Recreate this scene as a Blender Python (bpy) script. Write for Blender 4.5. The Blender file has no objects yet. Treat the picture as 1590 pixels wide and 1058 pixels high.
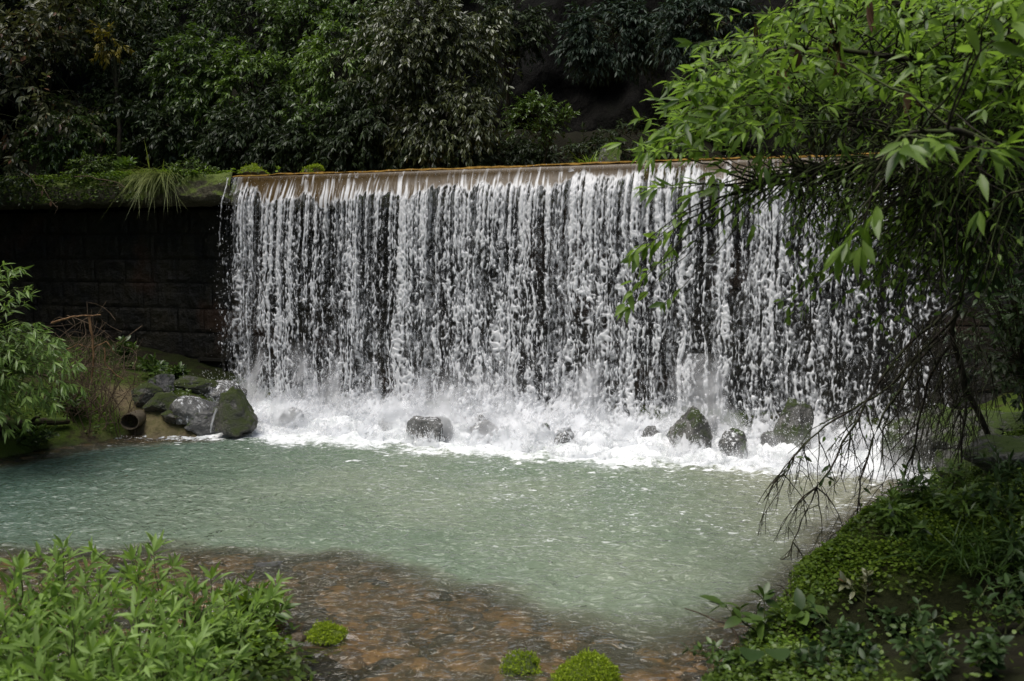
import bpy, bmesh, math, time
import numpy as np
from mathutils import Vector
T0 = time.time()
rng = np.random.default_rng(11)
scene = bpy.context.scene
COL = scene.collection
f32 = np.float32

# ------------------------------------------------------------------ camera geometry
FPX, CX, CY, CAMH, HORIZ = 1546.0, 795.0, 529.0, 2.6, 400.0
PITCH = math.atan((CY - HORIZ) / FPX)
_fw = np.array([0, math.cos(PITCH), -math.sin(PITCH)])
_up = np.array([0, math.sin(PITCH), math.cos(PITCH)])
CAM = np.array([0, 0, CAMH])

def ray(px, py):
    return np.array([1, 0, 0]) * (px - CX) / FPX + _up * (CY - py) / FPX + _fw
def atY(px, py, Y):
    d = ray(px, py); return CAM + d * (Y / d[1])
def atz(px, py, z=0.0):
    d = ray(px, py); return CAM + d * ((z - CAMH) / d[2])

# dam frame: s runs along the crest to the right, t towards the viewer, z up
_L = atz(400, 635); _R = atz(1250, 690)
DU = (_R - _L); DU[2] = 0; DU /= np.linalg.norm(DU)
DN = np.array([DU[1], -DU[0], 0.0])
CREST = atY(400, 273, _L[1])[2]
def dam(s, t, z):
    s, t, z = np.broadcast_arrays(np.asarray(s, float), np.asarray(t, float), np.asarray(z, float))
    return np.stack([_L[0] + DU[0]*s + DN[0]*t, _L[1] + DU[1]*s + DN[1]*t, z], -1)
def st(x, y):
    dx = x - _L[0]; dy = y - _L[1]
    return dx*DU[0] + dy*DU[1], dx*DN[0] + dy*DN[1]
def at_t(px, py, t):
    """point of the viewing ray on the vertical plane t = const of the dam"""
    d = ray(px, py); q = (_L[:2] @ DN[:2] + t - CAM[:2] @ DN[:2]) / (d[:2] @ DN[:2])
    return CAM + d*q
print('crest', CREST, 'L', _L, 'R', _R)

# ------------------------------------------------------------------ numeric helpers
def sm(a, b, x):
    t = np.clip((x - a) / (b - a), 0, 1); return t*t*(3 - 2*t)
def unit(v):
    return v / np.maximum(np.linalg.norm(v, axis=-1, keepdims=True), 1e-9)

_perm = np.random.default_rng(5).permutation(256); _perm = np.concatenate([_perm]*3)
_grad = unit(np.random.default_rng(6).standard_normal((256, 3)))
def pn(x, y, z):
    """gradient noise, about -0.7..0.7"""
    x, y, z = np.broadcast_arrays(x, y, z)
    xi = np.floor(x).astype(int); yi = np.floor(y).astype(int); zi = np.floor(z).astype(int)
    xf = x - xi; yf = y - yi; zf = z - zi
    xi &= 255; yi &= 255; zi &= 255
    u = xf**3*(xf*(xf*6-15)+10); v = yf**3*(yf*(yf*6-15)+10); w = zf**3*(zf*(zf*6-15)+10)
    out = 0
    for dx in (0, 1):
        for dy in (0, 1):
            for dz in (0, 1):
                g = _grad[_perm[_perm[_perm[xi+dx]+yi+dy]+zi+dz]]
                dot = g[..., 0]*(xf-dx) + g[..., 1]*(yf-dy) + g[..., 2]*(zf-dz)
                out = out + (u if dx else 1-u)*(v if dy else 1-v)*(w if dz else 1-w)*dot
    return out
def fbm(x, y, z, oct=4, gain=.5):
    o = 0; a = 1.0
    for k in range(oct):
        o = o + a*pn(x*2**k + 17.3*k, y*2**k - 9.1*k, z*2**k + 3.7*k); a *= gain
    return o
def gn(h, w, sv, ss, seed):
    """anisotropic gaussian noise field, unit variance"""
    r = np.random.default_rng(seed).standard_normal((h, w)).astype(f32)
    F = np.fft.rfft2(r)
    fy = np.fft.fftfreq(h)[:, None]; fx = np.fft.rfftfreq(w)[None]
    F *= np.exp(-2*np.pi**2*((fy*sv)**2 + (fx*ss)**2))
    n = np.fft.irfft2(F, s=(h, w)); n -= n.mean()
    return (n/n.std()).astype(f32)
def warp(a, dy, dx):
    h, w = a.shape; y, x = np.mgrid[0:h, 0:w].astype(f32)
    y = np.clip(y+dy, 0, h-1.001); x = np.clip(x+dx, 0, w-1.001)
    y0 = y.astype(int); x0 = x.astype(int); fy = y-y0; fx = x-x0
    return (a[y0, x0]*(1-fx)+a[y0, x0+1]*fx)*(1-fy)+(a[y0+1, x0]*(1-fx)+a[y0+1, x0+1]*fx)*fy

# ------------------------------------------------------------------ mesh helpers
def mesh(name, V, faces, attrs=None, smooth=True):
    """V (n,3); faces: list of int arrays (m,3) or (m,4); attrs: name -> per-vertex float"""
    me = bpy.data.meshes.new(name)
    V = np.ascontiguousarray(V, f32)
    faces = [np.asarray(F, np.int32) for F in faces if len(F)]
    me.vertices.add(len(V)); me.vertices.foreach_set('co', V.ravel())
    loops = np.concatenate([F.ravel() for F in faces]) if faces else np.zeros(0, np.int32)
    sizes = np.concatenate([np.full(len(F), F.shape[1], np.int32) for F in faces]) if faces else np.zeros(0, np.int32)
    starts = np.concatenate([[0], np.cumsum(sizes)[:-1]]).astype(np.int32) if len(sizes) else sizes
    me.loops.add(len(loops)); me.loops.foreach_set('vertex_index', loops)
    me.polygons.add(len(sizes)); me.polygons.foreach_set('loop_start', starts)
    me.polygons.foreach_set('use_smooth', np.full(len(sizes), smooth, bool))
    if attrs:
        for k, a in attrs.items():
            at = me.attributes.new(k, 'FLOAT', 'POINT'); at.data.foreach_set('value', np.ascontiguousarray(a, f32).ravel())
    me.update(calc_edges=True); me.validate()
    return me
def gridF(h, w):
    i = np.arange(h*w, dtype=np.int32).reshape(h, w)
    return np.stack([i[:-1, :-1], i[:-1, 1:], i[1:, 1:], i[1:, :-1]], -1).reshape(-1, 4)
def compact(V, F, attrs):
    used = np.unique(F); m = np.zeros(len(V), np.int32); m[used] = np.arange(len(used))
    return V[used], m[F], {k: a[used] for k, a in attrs.items()}
def obj(name, me, mat=None, parent=None, **props):
    o = bpy.data.objects.new(name, me); COL.objects.link(o)
    if mat: me.materials.append(mat)
    if parent: o.parent = parent
    for k, v in props.items(): o[k] = v
    return o
def thing(name, label, cat, loc, group=None):
    o = bpy.data.objects.new(name, None); COL.objects.link(o); o.empty_display_size = .1
    o.location = tuple(map(float, loc)); o['label'] = label; o['category'] = cat
    if group: o['group'] = group
    return o

def tube(pts, r0, r1, sides=5):
    """tapered tube through pts -> V, F"""
    pts = np.asarray(pts, float); n = len(pts)
    T = unit(np.gradient(pts, axis=0))
    ref = np.where(np.abs(T[:, 2:3]) > .9, np.array([[1., 0, 0]]), np.array([[0, 0, 1.]]))
    A = unit(np.cross(T, ref)); B = np.cross(T, A)
    r = np.linspace(r0, r1, n)[:, None, None]
    th = np.linspace(0, 2*np.pi, sides, endpoint=False)
    V = pts[:, None] + r*(A[:, None]*np.cos(th)[None, :, None] + B[:, None]*np.sin(th)[None, :, None])
    i = np.arange(n*sides).reshape(n, sides); j = np.roll(i, -1, 1)
    F = np.stack([i[:-1], j[:-1], j[1:], i[1:]], -1).reshape(-1, 4)
    return V.reshape(-1, 3), F
def bez(p0, p1, p2, n=7, jit=0.0):
    t = np.linspace(0, 1, n)[:, None]
    p = (1-t)**2*np.asarray(p0, float) + 2*t*(1-t)*np.asarray(p1, float) + t*t*np.asarray(p2, float)
    if jit: p[1:-1] += rng.normal(0, jit, (n-2, 3))
    return p
def merge(parts):
    Vs, Fs, o = [], [], 0
    for V, F in parts:
        Vs.append(V); Fs.append(np.asarray(F)+o); o += len(V)
    return np.concatenate(Vs), np.concatenate(Fs)

# leaf outlines: rows of (t, half width); the leaf folds along its midrib and droops to the tip
LEAFS = {
    'lance': [(0, 0), (.18, .55), (.45, 1.0), (.75, .6), (1, 0)],
    'oval':  [(0, 0), (.2, .75), (.5, 1.0), (.8, .65), (1, 0)],
    'dia':   [(0, 0), (.42, 1.0), (1, 0)],
    'round': [(0, .15), (.25, .9), (.6, 1.0), (.88, .6), (1, .1)],
}
def leaf_mesh(kind, P, D, N, L, W, fold=.25, curl=.25):
    """vectorised leaves -> V, F(tri), per-vertex random; P,D,N (n,3), L,W (n,)"""
    rows = LEAFS[kind]; n = len(P)
    D = unit(D); N = unit(N - D*np.sum(N*D, -1, keepdims=True)); S = np.cross(D, N)
    L = L[:, None]; W = W[:, None]
    cu = curl*rng.uniform(.3, 1.5, (n, 1))
    vs, idx, k = [], [], 0
    for t, w in rows:
        m = P + L*(t*D - cu*t*t*N)
        if w == 0:
            vs.append(m); idx.append((k,)); k += 1
        else:
            e = W*w
            vs += [m - e*S + fold*e*N, m, m + e*S + fold*e*N]; idx.append((k, k+1, k+2)); k += 3
    tri = []
    for a, b in zip(idx[:-1], idx[1:]):
        if len(a) == 1 and len(b) == 3: tri += [(a[0], b[0], b[1]), (a[0], b[1], b[2])]
        elif len(a) == 3 and len(b) == 3:
            tri += [(a[0], b[0], b[1]), (a[0], b[1], a[1]), (a[1], b[1], b[2]), (a[1], b[2], a[2])]
        else: tri += [(a[0], b[0], a[1]), (a[1], b[0], a[2])]
    V = np.stack(vs, 1)                                       # n,k,3
    F = (np.array(tri)[None] + (np.arange(n)*k)[:, None, None]).reshape(-1, 3)
    R = np.repeat(rng.random(n), k)
    return V.reshape(-1, 3), F, R

class Plant:
    """collects wood tubes and leaves, then links them as the parts of one thing"""
    def __init__(self): self.wood = {}; self.lv = {}
    def stem(self, pts, r0, r1, part='stem', sides=4):
        self.wood.setdefault(part, []).append(tube(pts, r0, r1, sides))
    def add(self, P, D, N, L, W, part='foliage'):
        self.lv.setdefault(part, []).append((P, D, N, L, W))
    def along(self, pts, n, L, W, ang=.9, droop=.2, start=.15, up=.9, part='foliage', whorl=0, var=.3):
        """n leaves on both sides of a twig and a tuft of leaves at its tip"""
        pts = np.asarray(pts, float); m = n + whorl
        u = np.concatenate([np.linspace(start, 1, n, endpoint=False) + rng.uniform(0, .6*(1-start)/max(n, 1), n), np.full(whorl, 1.0)])
        x = np.clip(u, 0, 1)*(len(pts)-1); i = np.minimum(x.astype(int), len(pts)-2); fr = (x-i)[:, None]
        P = pts[i]*(1-fr) + pts[i+1]*fr
        T = unit(pts[i+1]-pts[i])
        ref = np.array([0, 0, 1.0]); side = unit(np.cross(T, ref) + 1e-6)
        oth = np.cross(side, T)
        ph = (np.arange(m) % 2)*np.pi + rng.normal(0, .7, m)
        if whorl: ph[n:] = np.linspace(0, 2*np.pi, whorl, endpoint=False) + rng.uniform(0, 6)
        lat = side*np.cos(ph)[:, None] + oth*np.sin(ph)[:, None]
        a = ang*rng.uniform(.6, 1.3, m)
        if whorl: a[n:] = ang*rng.uniform(.35, .9, whorl)
        D = unit(T*np.cos(a)[:, None] + lat*np.sin(a)[:, None] + np.array([0, 0, -1.0])*(droop*rng.uniform(.3, 1.6, m))[:, None])
        N = unit(np.array([0, 0, up]) + rng.normal(0, .45, (m, 3)))
        s = rng.uniform(1-var, 1+var, m)
        self.add(P, D, N, L*s, W*s*rng.uniform(.85, 1.15, m), part)
    def build(self, name, label, cat, loc, woodmat, leafmats, kind='lance', fold=.25, curl=.25, group=None):
        root = thing(name, label, cat, loc, group); loc = np.asarray(loc, float)
        for part, lst in self.wood.items():
            V, F = merge(lst); obj(part, mesh(part, V-loc, [F]), woodmat, root)
        for part, lst in self.lv.items():
            P, D, N, L, W = [np.concatenate(x) for x in zip(*lst)]
            V, F, R = leaf_mesh(kind if isinstance(kind, str) else kind[part], P, D, N, L, W, fold, curl)
            m = leafmats[part] if isinstance(leafmats, dict) else leafmats
            obj(part, mesh(part, V-loc, [F], {'rnd': R}), m, root)
        return root

# ------------------------------------------------------------------ materials
class NT:
    def __init__(self, name):
        self.m = bpy.data.materials.new(name); self.m.use_nodes = True
        self.t = self.m.node_tree; self.t.nodes.clear()
        self.out = self.n('ShaderNodeOutputMaterial')
    def n(self, typ, ins=None, **kw):
        nd = self.t.nodes.new(typ)
        for k, v in kw.items(): setattr(nd, k, v)
        for k, v in (ins or {}).items(): self.set(nd.inputs[k], v)
        return nd
    def set(self, sock, v):
        if hasattr(v, 'is_output') or isinstance(v, bpy.types.NodeSocket): self.t.links.new(v, sock)
        else:
            if hasattr(sock.default_value, '__len__') and not hasattr(v, '__len__'): v = (v, v, v, 1)[:len(sock.default_value)]
            elif hasattr(v, '__len__') and len(v) == 3 and len(sock.default_value) == 4: v = (*v, 1)
            sock.default_value = v
    def attr(self, name): return self.n('ShaderNodeAttribute', attribute_name=name).outputs['Fac']
    def math(self, op, a, b=0.0, clamp=False):
        nd = self.n('ShaderNodeMath', operation=op, use_clamp=clamp); self.set(nd.inputs[0], a); self.set(nd.inputs[1], b); return nd.outputs[0]
    def remap(self, v, a, b, c=0.0, d=1.0, smooth=True):
        nd = self.n('ShaderNodeMapRange', interpolation_type='SMOOTHSTEP' if smooth else 'LINEAR')
        for k, x in zip(('Value', 'From Min', 'From Max', 'To Min', 'To Max'), (v, a, b, c, d)): self.set(nd.inputs[k], x)
        return nd.outputs[0]
    def mix(self, f, a, b, blend='MIX'):
        nd = self.n('ShaderNodeMix', data_type='RGBA', blend_type=blend)
        self.set(nd.inputs[0], f); self.set(nd.inputs[6], a); self.set(nd.inputs[7], b); return nd.outputs[2]
    def pos(self, scale=(1, 1, 1), world=True):
        c = self.n('ShaderNodeNewGeometry').outputs['Position'] if world else self.n('ShaderNodeTexCoord').outputs['Object']
        return self.n('ShaderNodeMapping', {'Vector': c, 'Scale': scale}).outputs[0]
    def noise(self, vec, scale, detail=4, rough=.55, dist=0.0):
        return self.n('ShaderNodeTexNoise', {'Vector': vec, 'Scale': scale, 'Detail': detail, 'Roughness': rough, 'Distortion': dist}).outputs['Fac']
    def bump(self, h, strength=.5, dist=.05, normal=None):
        nd = self.n('ShaderNodeBump', {'Height': h, 'Strength': strength, 'Distance': dist})
        if normal: self.set(nd.inputs['Normal'], normal)
        return nd.outputs[0]
    def bsdf(self, col, rough=.6, spec=.4, normal=None, **kw):
        nd = self.n('ShaderNodeBsdfPrincipled', {'Base Color': col, 'Roughness': rough, 'Specular IOR Level': spec})
        for k, v in kw.items(): self.set(nd.inputs[k], v)
        if normal: self.set(nd.inputs['Normal'], normal)
        return nd.outputs[0]
    def mixs(self, f, a, b):
        nd = self.n('ShaderNodeMixShader'); self.set(nd.inputs[0], f); self.set(nd.inputs[1], a); self.set(nd.inputs[2], b); return nd.outputs[0]
    def done(self, sh):
        self.t.links.new(sh, self.out.inputs['Surface']); return self.m

def leafmat(name, dark, light, trans=.3, rough=.42, spec=.45, third=None, tintscale=1.2):
    k = NT(name); r = k.attr('rnd')
    c = k.mix(r, dark, light)
    big = k.noise(k.pos(), tintscale, 2)
    c = k.mix(k.remap(big, .35, .65), k.mix(.45, c, dark), c)
    if third: c = k.mix(k.remap(r, .88, .93), c, third)
    p = k.bsdf(c, rough, spec)
    tc = k.mix(.5, c, (light[0]*1.3, light[1]*1.5, light[2]*.5))
    tr = k.n('ShaderNodeBsdfTranslucent', {'Color': tc}).outputs[0]
    return k.done(k.mixs(trans, p, tr))

def barkmat(name, c1, c2, moss=0.0):
    k = NT(name); p = k.pos()
    n = k.noise(k.pos((1, 1, .35)), 30, 5)
    c = k.mix(k.remap(n, .3, .7), c1, c2)
    if moss:
        nz = k.n('ShaderNodeSeparateXYZ', {0: k.n('ShaderNodeNewGeometry').outputs['Normal']}).outputs[2]
        f = k.math('MULTIPLY', k.remap(nz, -.4, .6), k.remap(k.noise(p, 5, 4), .4, .6))
        c = k.mix(k.math('MULTIPLY', f, moss), c, (.06, .10, .015))
    return k.done(k.bsdf(c, .85, .2, k.bump(n, .6, .01)))

def rockmat(name, c1, c2, moss=0.0, mosscol=(.055, .10, .012), wet=.35, speck=0.0, scale=1.0, wash=0.0):
    k = NT(name); p = k.pos()
    n1 = k.noise(p, 4*scale, 6, .6); n2 = k.noise(p, 28*scale, 5, .65)
    c = k.mix(k.remap(n1, .3, .7), c1, c2)
    c = k.mix(k.remap(n2, .45, .75, 0, .5), c, (c1[0]*.35, c1[1]*.35, c1[2]*.35))
    g = k.n('ShaderNodeNewGeometry')
    rough = wet; bump_h = k.math('ADD', n1, k.math('MULTIPLY', n2, .35))
    if speck:
        v = k.n('ShaderNodeTexVoronoi', {'Vector': p, 'Scale': 26.0}).outputs['Distance']
        f = k.math('MULTIPLY', k.remap(v, .16, .05), k.remap(k.noise(p, 7, 4), .42, .6))
        c = k.mix(k.math('MULTIPLY', f, speck), c, (.6, .62, .62))
    if moss:
        nz = k.n('ShaderNodeSeparateXYZ', {0: g.outputs['Normal']}).outputs[2]
        mf = k.math('MULTIPLY', k.remap(nz, -.25, .5), k.remap(k.noise(p, 5*scale, 5, .65), .58-.35*moss, .68-.3*moss))
        fine = k.noise(p, 90, 3)
        mc = k.mix(fine, (mosscol[0]*.45, mosscol[1]*.5, mosscol[2]*.5), (mosscol[0]*1.7, mosscol[1]*1.6, mosscol[2]*1.4))
        c = k.mix(mf, c, mc); rough = k.mix(mf, (wet,)*3, (.95,)*3)
        bump_h = k.math('ADD', bump_h, k.math('MULTIPLY', k.math('MULTIPLY', fine, mf), .8))
    if wash:
        pz = k.n('ShaderNodeSeparateXYZ', {0: g.outputs['Position']}).outputs[2]; gz = k.n('ShaderNodeSeparateXYZ', {0: g.outputs['Normal']}).outputs[2]
        st_n = k.noise(k.pos((1, 1, .28)), 17, 6, .7)
        wf = k.remap(k.math('ADD', st_n, k.math('ADD', k.remap(pz, .34, .02, 0, .16), k.remap(gz, .3, 1.0, 0, .10))), .60, .70)
        c = k.mix(k.math('MULTIPLY', wf, wash), c, (.80, .82, .83))
    return k.done(k.bsdf(c, rough, .5, k.bump(bump_h, .9, .09)))

# ------------------------------------------------------------------ terrain
P2 = lambda px, py, z=0.0: atz(px, py, z)[:2]
POOL = np.array([P2(372, 664), P2(300, 677), P2(185, 683), P2(110, 692), P2(0, 713), (-8.6, 11.4), (-9.2, 8.2), (-6, 6.3),
                 (-3, 6.15), (-1.9, 6.45), (-1.35, 6.3), (-1.1, 5.4), (-.8, 4.6), (.6, 4.6), (1.28, 6.0), P2(1262, 962), P2(1350, 885), P2(1372, 838),
                 P2(1475, 750), P2(1400, 738), dam(10.2, .6, 0)[:2], dam(10.6, -.5, 0)[:2], dam(-.35, -.5, 0)[:2]])
def poly_sd(x, y, P):
    """signed distance to a closed polygon, positive inside"""
    d = np.full(x.shape, 1e9); ins = np.zeros(x.shape, bool)
    for a, b in zip(P, np.roll(P, -1, 0)):
        e = b - a; wx = x - a[0]; wy = y - a[1]
        t = np.clip((wx*e[0] + wy*e[1])/(e @ e), 0, 1)
        d = np.minimum(d, np.hypot(wx - e[0]*t, wy - e[1]*t))
        c = ((a[1] > y) != (b[1] > y)) & (x < (b[0]-a[0])*(y-a[1])/((b[1]-a[1]) or 1e-9) + a[0])
        ins ^= c
    return np.where(ins, d, -d)
SHELF = np.array([(-20, 8.9), (-4.2, 8.75), (-2.6, 8.5), (-1.2, 8.2), (-.1, 7.6), (.4, 6.8), (.7, 5.9), (1.0, 3), (-20, 3)])
PIPE = atz(206, 677)
def heights(x, y, detail=True):
    s, t = st(x, y)
    n = fbm(x*.55, y*.55, 0.3, 4); n2 = fbm(x*2.3, y*2.3, 4.1, 4); d = poly_sd(x, y, POOL) + (.16*n2 + .10*n)*sm(-.2, .6, t)
    sh = poly_sd(x, y, SHELF) + .5*n + .18*n2
    deep = .06 + .30*sm(0, .9, d) + .9*sm(.3, 2.2, d)
    shal = .03 + .13*sm(0, .6, d) + .05*n2
    bed = -(deep + (shal - deep)*sm(-1.5, .4, sh)) + .06*n2
    out = -d
    near = sm(7.6, 6.2, y)*sm(1.0, -.4, x); right = sm(.3, 1.3, x)
    hl = .04 + np.minimum(.42*(1-np.exp(-out/.6)) + .16*out, .8 + .05*out) + .10*n + .05*n2
    hl = np.maximum(hl - .45*np.exp(-((x-PIPE[0])/.19)**2 - ((y-PIPE[1]+.12)/.26)**2), -.04)
    hn = .02 + .14*out + .06*n2 + .05*n
    hr = .05 + .36*(1-np.exp(-out/.3)) + .26*out + .14*n + .05*n2
    hr = hr + .36*np.exp(-((x-2.5)/1.0)**2 - ((y-7.0)/.5)**2) - .85*np.exp(-((x-2.75)/1.0)**2 - ((y-5.65)/.42)**2)
    hr = np.maximum(hr, -.2)
    bank = hl*(1-near)*(1-right) + hn*near*(1-right) + hr*right
    bank = np.minimum(bank, 9)
    apron = np.exp(-((s+2.1)/.55)**2 - ((t-1.6)/1.3)**2)
    h = np.where(d > 0, bed, bank)
    up = CREST - .32 + .34*sm(-.2, -1.2, s) + .80*np.clip(-t - 1.9 - np.clip((s+.5)*.8, 0, 4.6), 0, 2.2 + .9*sm(1.5, -1, s)) + .3*n + .12*n2*sm(-1.5, -2.5, t)
    w = sm(-.95, -1.3, t)
    h = h*(1-w) + np.minimum(up, 16)*w
    return h
def H(x, y): return float(heights(np.array([float(x)]), np.array([float(y)]))[0])
def ground(px, py, y0=3.0, y1=20.0):
    """where the viewing ray first meets the ground"""
    d = ray(px, py); ys = np.linspace(y0, y1, 900); p = CAM[None] + d[None]*(ys/d[1])[:, None]
    h = np.maximum(heights(p[:, 0], p[:, 1]), -.05)
    i = np.argmax(p[:, 2] <= h); return np.array([p[i, 0], p[i, 1], h[i]])

k = NT('bank_ground'); p = k.pos()
geo = k.n('ShaderNodeNewGeometry')
z = k.n('ShaderNodeSeparateXYZ', {0: geo.outputs['Position']}).outputs[2]
n1 = k.noise(p, 1.6, 6, .6); n2 = k.noise(p, 14, 5, .65); n3 = k.noise(p, 75, 3)
soil = k.mix(k.remap(n2, .35, .65), (.022, .017, .010), (.055, .042, .024))
mossc = k.mix(n3, (.018, .030, .006), (.075, .115, .014))
c = k.mix(k.remap(k.math('ADD', n1, k.math('MULTIPLY', n2, .4)), .56, .74), soil, mossc)
vor = k.n('ShaderNodeTexVoronoi', {'Vector': k.pos((1, 1.3, 1)), 'Scale': 4.6, 'Randomness': 1.0})
bedc = k.mix(vor.outputs['Color'], (.020, .019, .015), (.26, .17, .08))
bedc = k.mix(k.remap(vor.outputs['Distance'], .28, .55), bedc, (.03, .027, .02))
bedc = k.mix(k.remap(n2, .4, .7, 0, .6), bedc, (.06, .055, .04))
c = k.mix(k.remap(z, .03, -.03), c, bedc)
c = k.mix(k.attr('dark_soil_shade'), c, k.mix(n2, (.004, .004, .0025), (.014, .013, .006)))  # near-black soil upland and by the left wall, hollow's shade painted in
c = k.mix(k.math('MULTIPLY', k.attr('sand'), k.remap(n2, .2, .6, .5, 1)), c, k.mix(n2, (.10, .072, .040), (.21, .165, .10)))
rg = k.mix(k.remap(z, .0, .12), (.25,)*3, (.95,)*3)
GROUND = k.done(k.bsdf(c, rg, .12, k.bump(k.math('ADD', n2, k.math('MULTIPLY', n3, .4)), .8, .05)))
gx = np.concatenate([np.linspace(-60, -11, 40), np.linspace(-10.8, 11, 420), np.linspace(11.3, 60, 40)])
gy = np.concatenate([np.linspace(-30, 2.2, 22), np.linspace(2.5, 20, 400), np.linspace(20.3, 60, 60)])
X, Y = np.meshgrid(gx, gy)
Z = heights(X, Y)
S_, T_ = st(X, Y)
def line_d(x, y, pts):
    d = np.full(np.shape(x), 1e9)
    for a, b in zip(pts[:-1], pts[1:]):
        e = b-a; t = np.clip(((x-a[0])*e[0]+(y-a[1])*e[1])/(e@e), 0, 1); d = np.minimum(d, np.hypot(x-a[0]-e[0]*t, y-a[1]-e[1]*t))
    return d
SILTLINE = [ground(*p_, 9, 18)[:2] for p_ in ((178, 606), (205, 628), (235, 655), (268, 674))]
sand = .75*sm(.36, .08, line_d(X, Y, SILTLINE))
sand = np.maximum(sand, .8*sm(.3, 0, -poly_sd(X, Y, POOL))*sm(-6.3, -5.2, X)*sm(13.5, 14.2, Y)*sm(-3.8, -4.3, X))
obj('ground', mesh('ground', np.stack([X, Y, Z], -1).reshape(-1, 3), [gridF(*X.shape)], {'sand': sand.ravel(), 'dark_soil_shade': np.maximum(np.maximum(sm(-.8, -1.2, T_), .75*sm(1.6, .5, T_)*sm(-.4, -1.2, S_)), .9*sm(1.5, 1.9, X)*sm(6.4, 6.15, Y)*sm(1.0, 2.0, Y)*(Z > -.05)).ravel()}), GROUND, kind='structure')  # last mask paints shade into the hollow under the right mound

# cliffs that close the gorge
k = NT('cliff_rock'); p = k.pos((1, 1, .45))
n1 = k.noise(p, .7, 7, .62); n2 = k.noise(p, 5, 6, .65); n3 = k.noise(k.pos((1, 1, .12)), 2.2, 5)
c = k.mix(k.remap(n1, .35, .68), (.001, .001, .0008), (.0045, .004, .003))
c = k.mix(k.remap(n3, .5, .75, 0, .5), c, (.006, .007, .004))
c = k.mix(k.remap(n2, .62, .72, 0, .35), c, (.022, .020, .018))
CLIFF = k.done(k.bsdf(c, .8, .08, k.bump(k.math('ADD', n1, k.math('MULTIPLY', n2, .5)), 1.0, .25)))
cl = [(-15, -6), (-14.5, 6), (-13, 15), *[tuple(dam(s, t, 0)[:2]) for s, t in ((-9, -8), (-4, -9.5), (2, -9.3), (7, -7.8), (11, -6.8), (15, -5))], (14.5, 8), (15, -6)]
cl = np.array(cl); seg = np.r_[0, np.cumsum(np.hypot(*np.diff(cl, axis=0).T))]
q = np.linspace(0, seg[-1], 420); cxy = np.stack([np.interp(q, seg, cl[:, i]) for i in (0, 1)], -1)
kk = np.exp(-np.linspace(-2, 2, 25)**2); kk /= kk.sum()
pad = np.pad(cxy, ((12, 12), (0, 0)), 'edge'); cxy = np.stack([np.convolve(pad[:, i], kk, 'valid') for i in (0, 1)], -1)
tg = unit(np.gradient(cxy, axis=0)); nrm = np.stack([-tg[:, 1], tg[:, 0]], -1)     # away from the gorge
zz = np.linspace(-1, 20, 150)
Q, ZZ = np.meshgrid(np.arange(420), zz)
bx = cxy[Q]; nn = nrm[Q]
disp = ZZ*.05 + 1.6*fbm(bx[..., 0]*.22, bx[..., 1]*.22, ZZ*.16, 3) + 1.1*np.abs(fbm(bx[..., 0]*.9, bx[..., 1]*.9, ZZ*.5, 4))
V = np.concatenate([bx + nn*disp[..., None], ZZ[..., None]], -1).reshape(-1, 3)
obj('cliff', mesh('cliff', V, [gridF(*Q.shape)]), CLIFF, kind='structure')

# ------------------------------------------------------------------ dam
k = NT('dam_stone'); p = k.pos()
n1 = k.noise(p, 2.2, 6, .6); n2 = k.noise(p, 22, 5, .65); n3 = k.noise(k.pos((1, 1, .15)), 5, 4)
c = k.mix(k.remap(n1, .35, .65), (.004, .0036, .0023), (.015, .0125, .006))
c = k.mix(k.remap(n2, .5, .8, 0, .6), c, (.010, .013, .004))
c = k.mix(k.math('MULTIPLY', k.remap(k.noise(p, .8, 3), .55, .7), .55), c, (.040, .017, .007))
DAMW = k.done(k.bsdf(c, .55, .35, k.bump(k.math('ADD', n2, n3), .9, .03)))
k = NT('dam_concrete'); p = k.pos()
n1 = k.noise(p, 1.8, 6, .62); n2 = k.noise(p, 26, 5, .65); n3 = k.noise(k.pos((1, 1, .12)), 7, 4)
geo = k.n('ShaderNodeNewGeometry')
nz = k.n('ShaderNodeSeparateXYZ', {0: geo.outputs['Normal']}).outputs[2]
c = k.mix(k.remap(n2, .3, .7), (.035, .032, .020), (.105, .095, .060))
mf = k.math('MULTIPLY', k.remap(k.math('ADD', n1, k.math('MULTIPLY', nz, .25)), .44, .60), .9)
c = k.mix(mf, c, k.mix(k.noise(p, 70, 3), (.030, .046, .006), (.13, .18, .020)))
c = k.mix(k.remap(n3, .55, .75, 0, .6), c, (.02, .02, .012))
DAMC = k.done(k.bsdf(c, .8, .3, k.bump(k.math('ADD', n2, k.math('MULTIPLY', n1, .6)), .9, .04)))
DARK = NT('dark_stone_and_shade'); DARK = DARK.done(DARK.bsdf((.012, .011, .008), .6, .3))

dam_root = thing('stone_dam', 'long dam of stone blocks the water falls over, mossy ledge at its left end', 'dam', dam(0, -.6, 0))
dl = np.array(dam(0, -.6, 0))
def dbox(s0, s1, t0, t1, z0, z1):
    c = [dam(s, t, z) for z in (z0, z1) for t in (t0, t1) for s in (s0, s1)]
    return np.array(c), np.array([(0, 1, 3, 2), (4, 6, 7, 5), (0, 4, 5, 1), (2, 3, 7, 6), (0, 2, 6, 4), (1, 5, 7, 3)])
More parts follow.
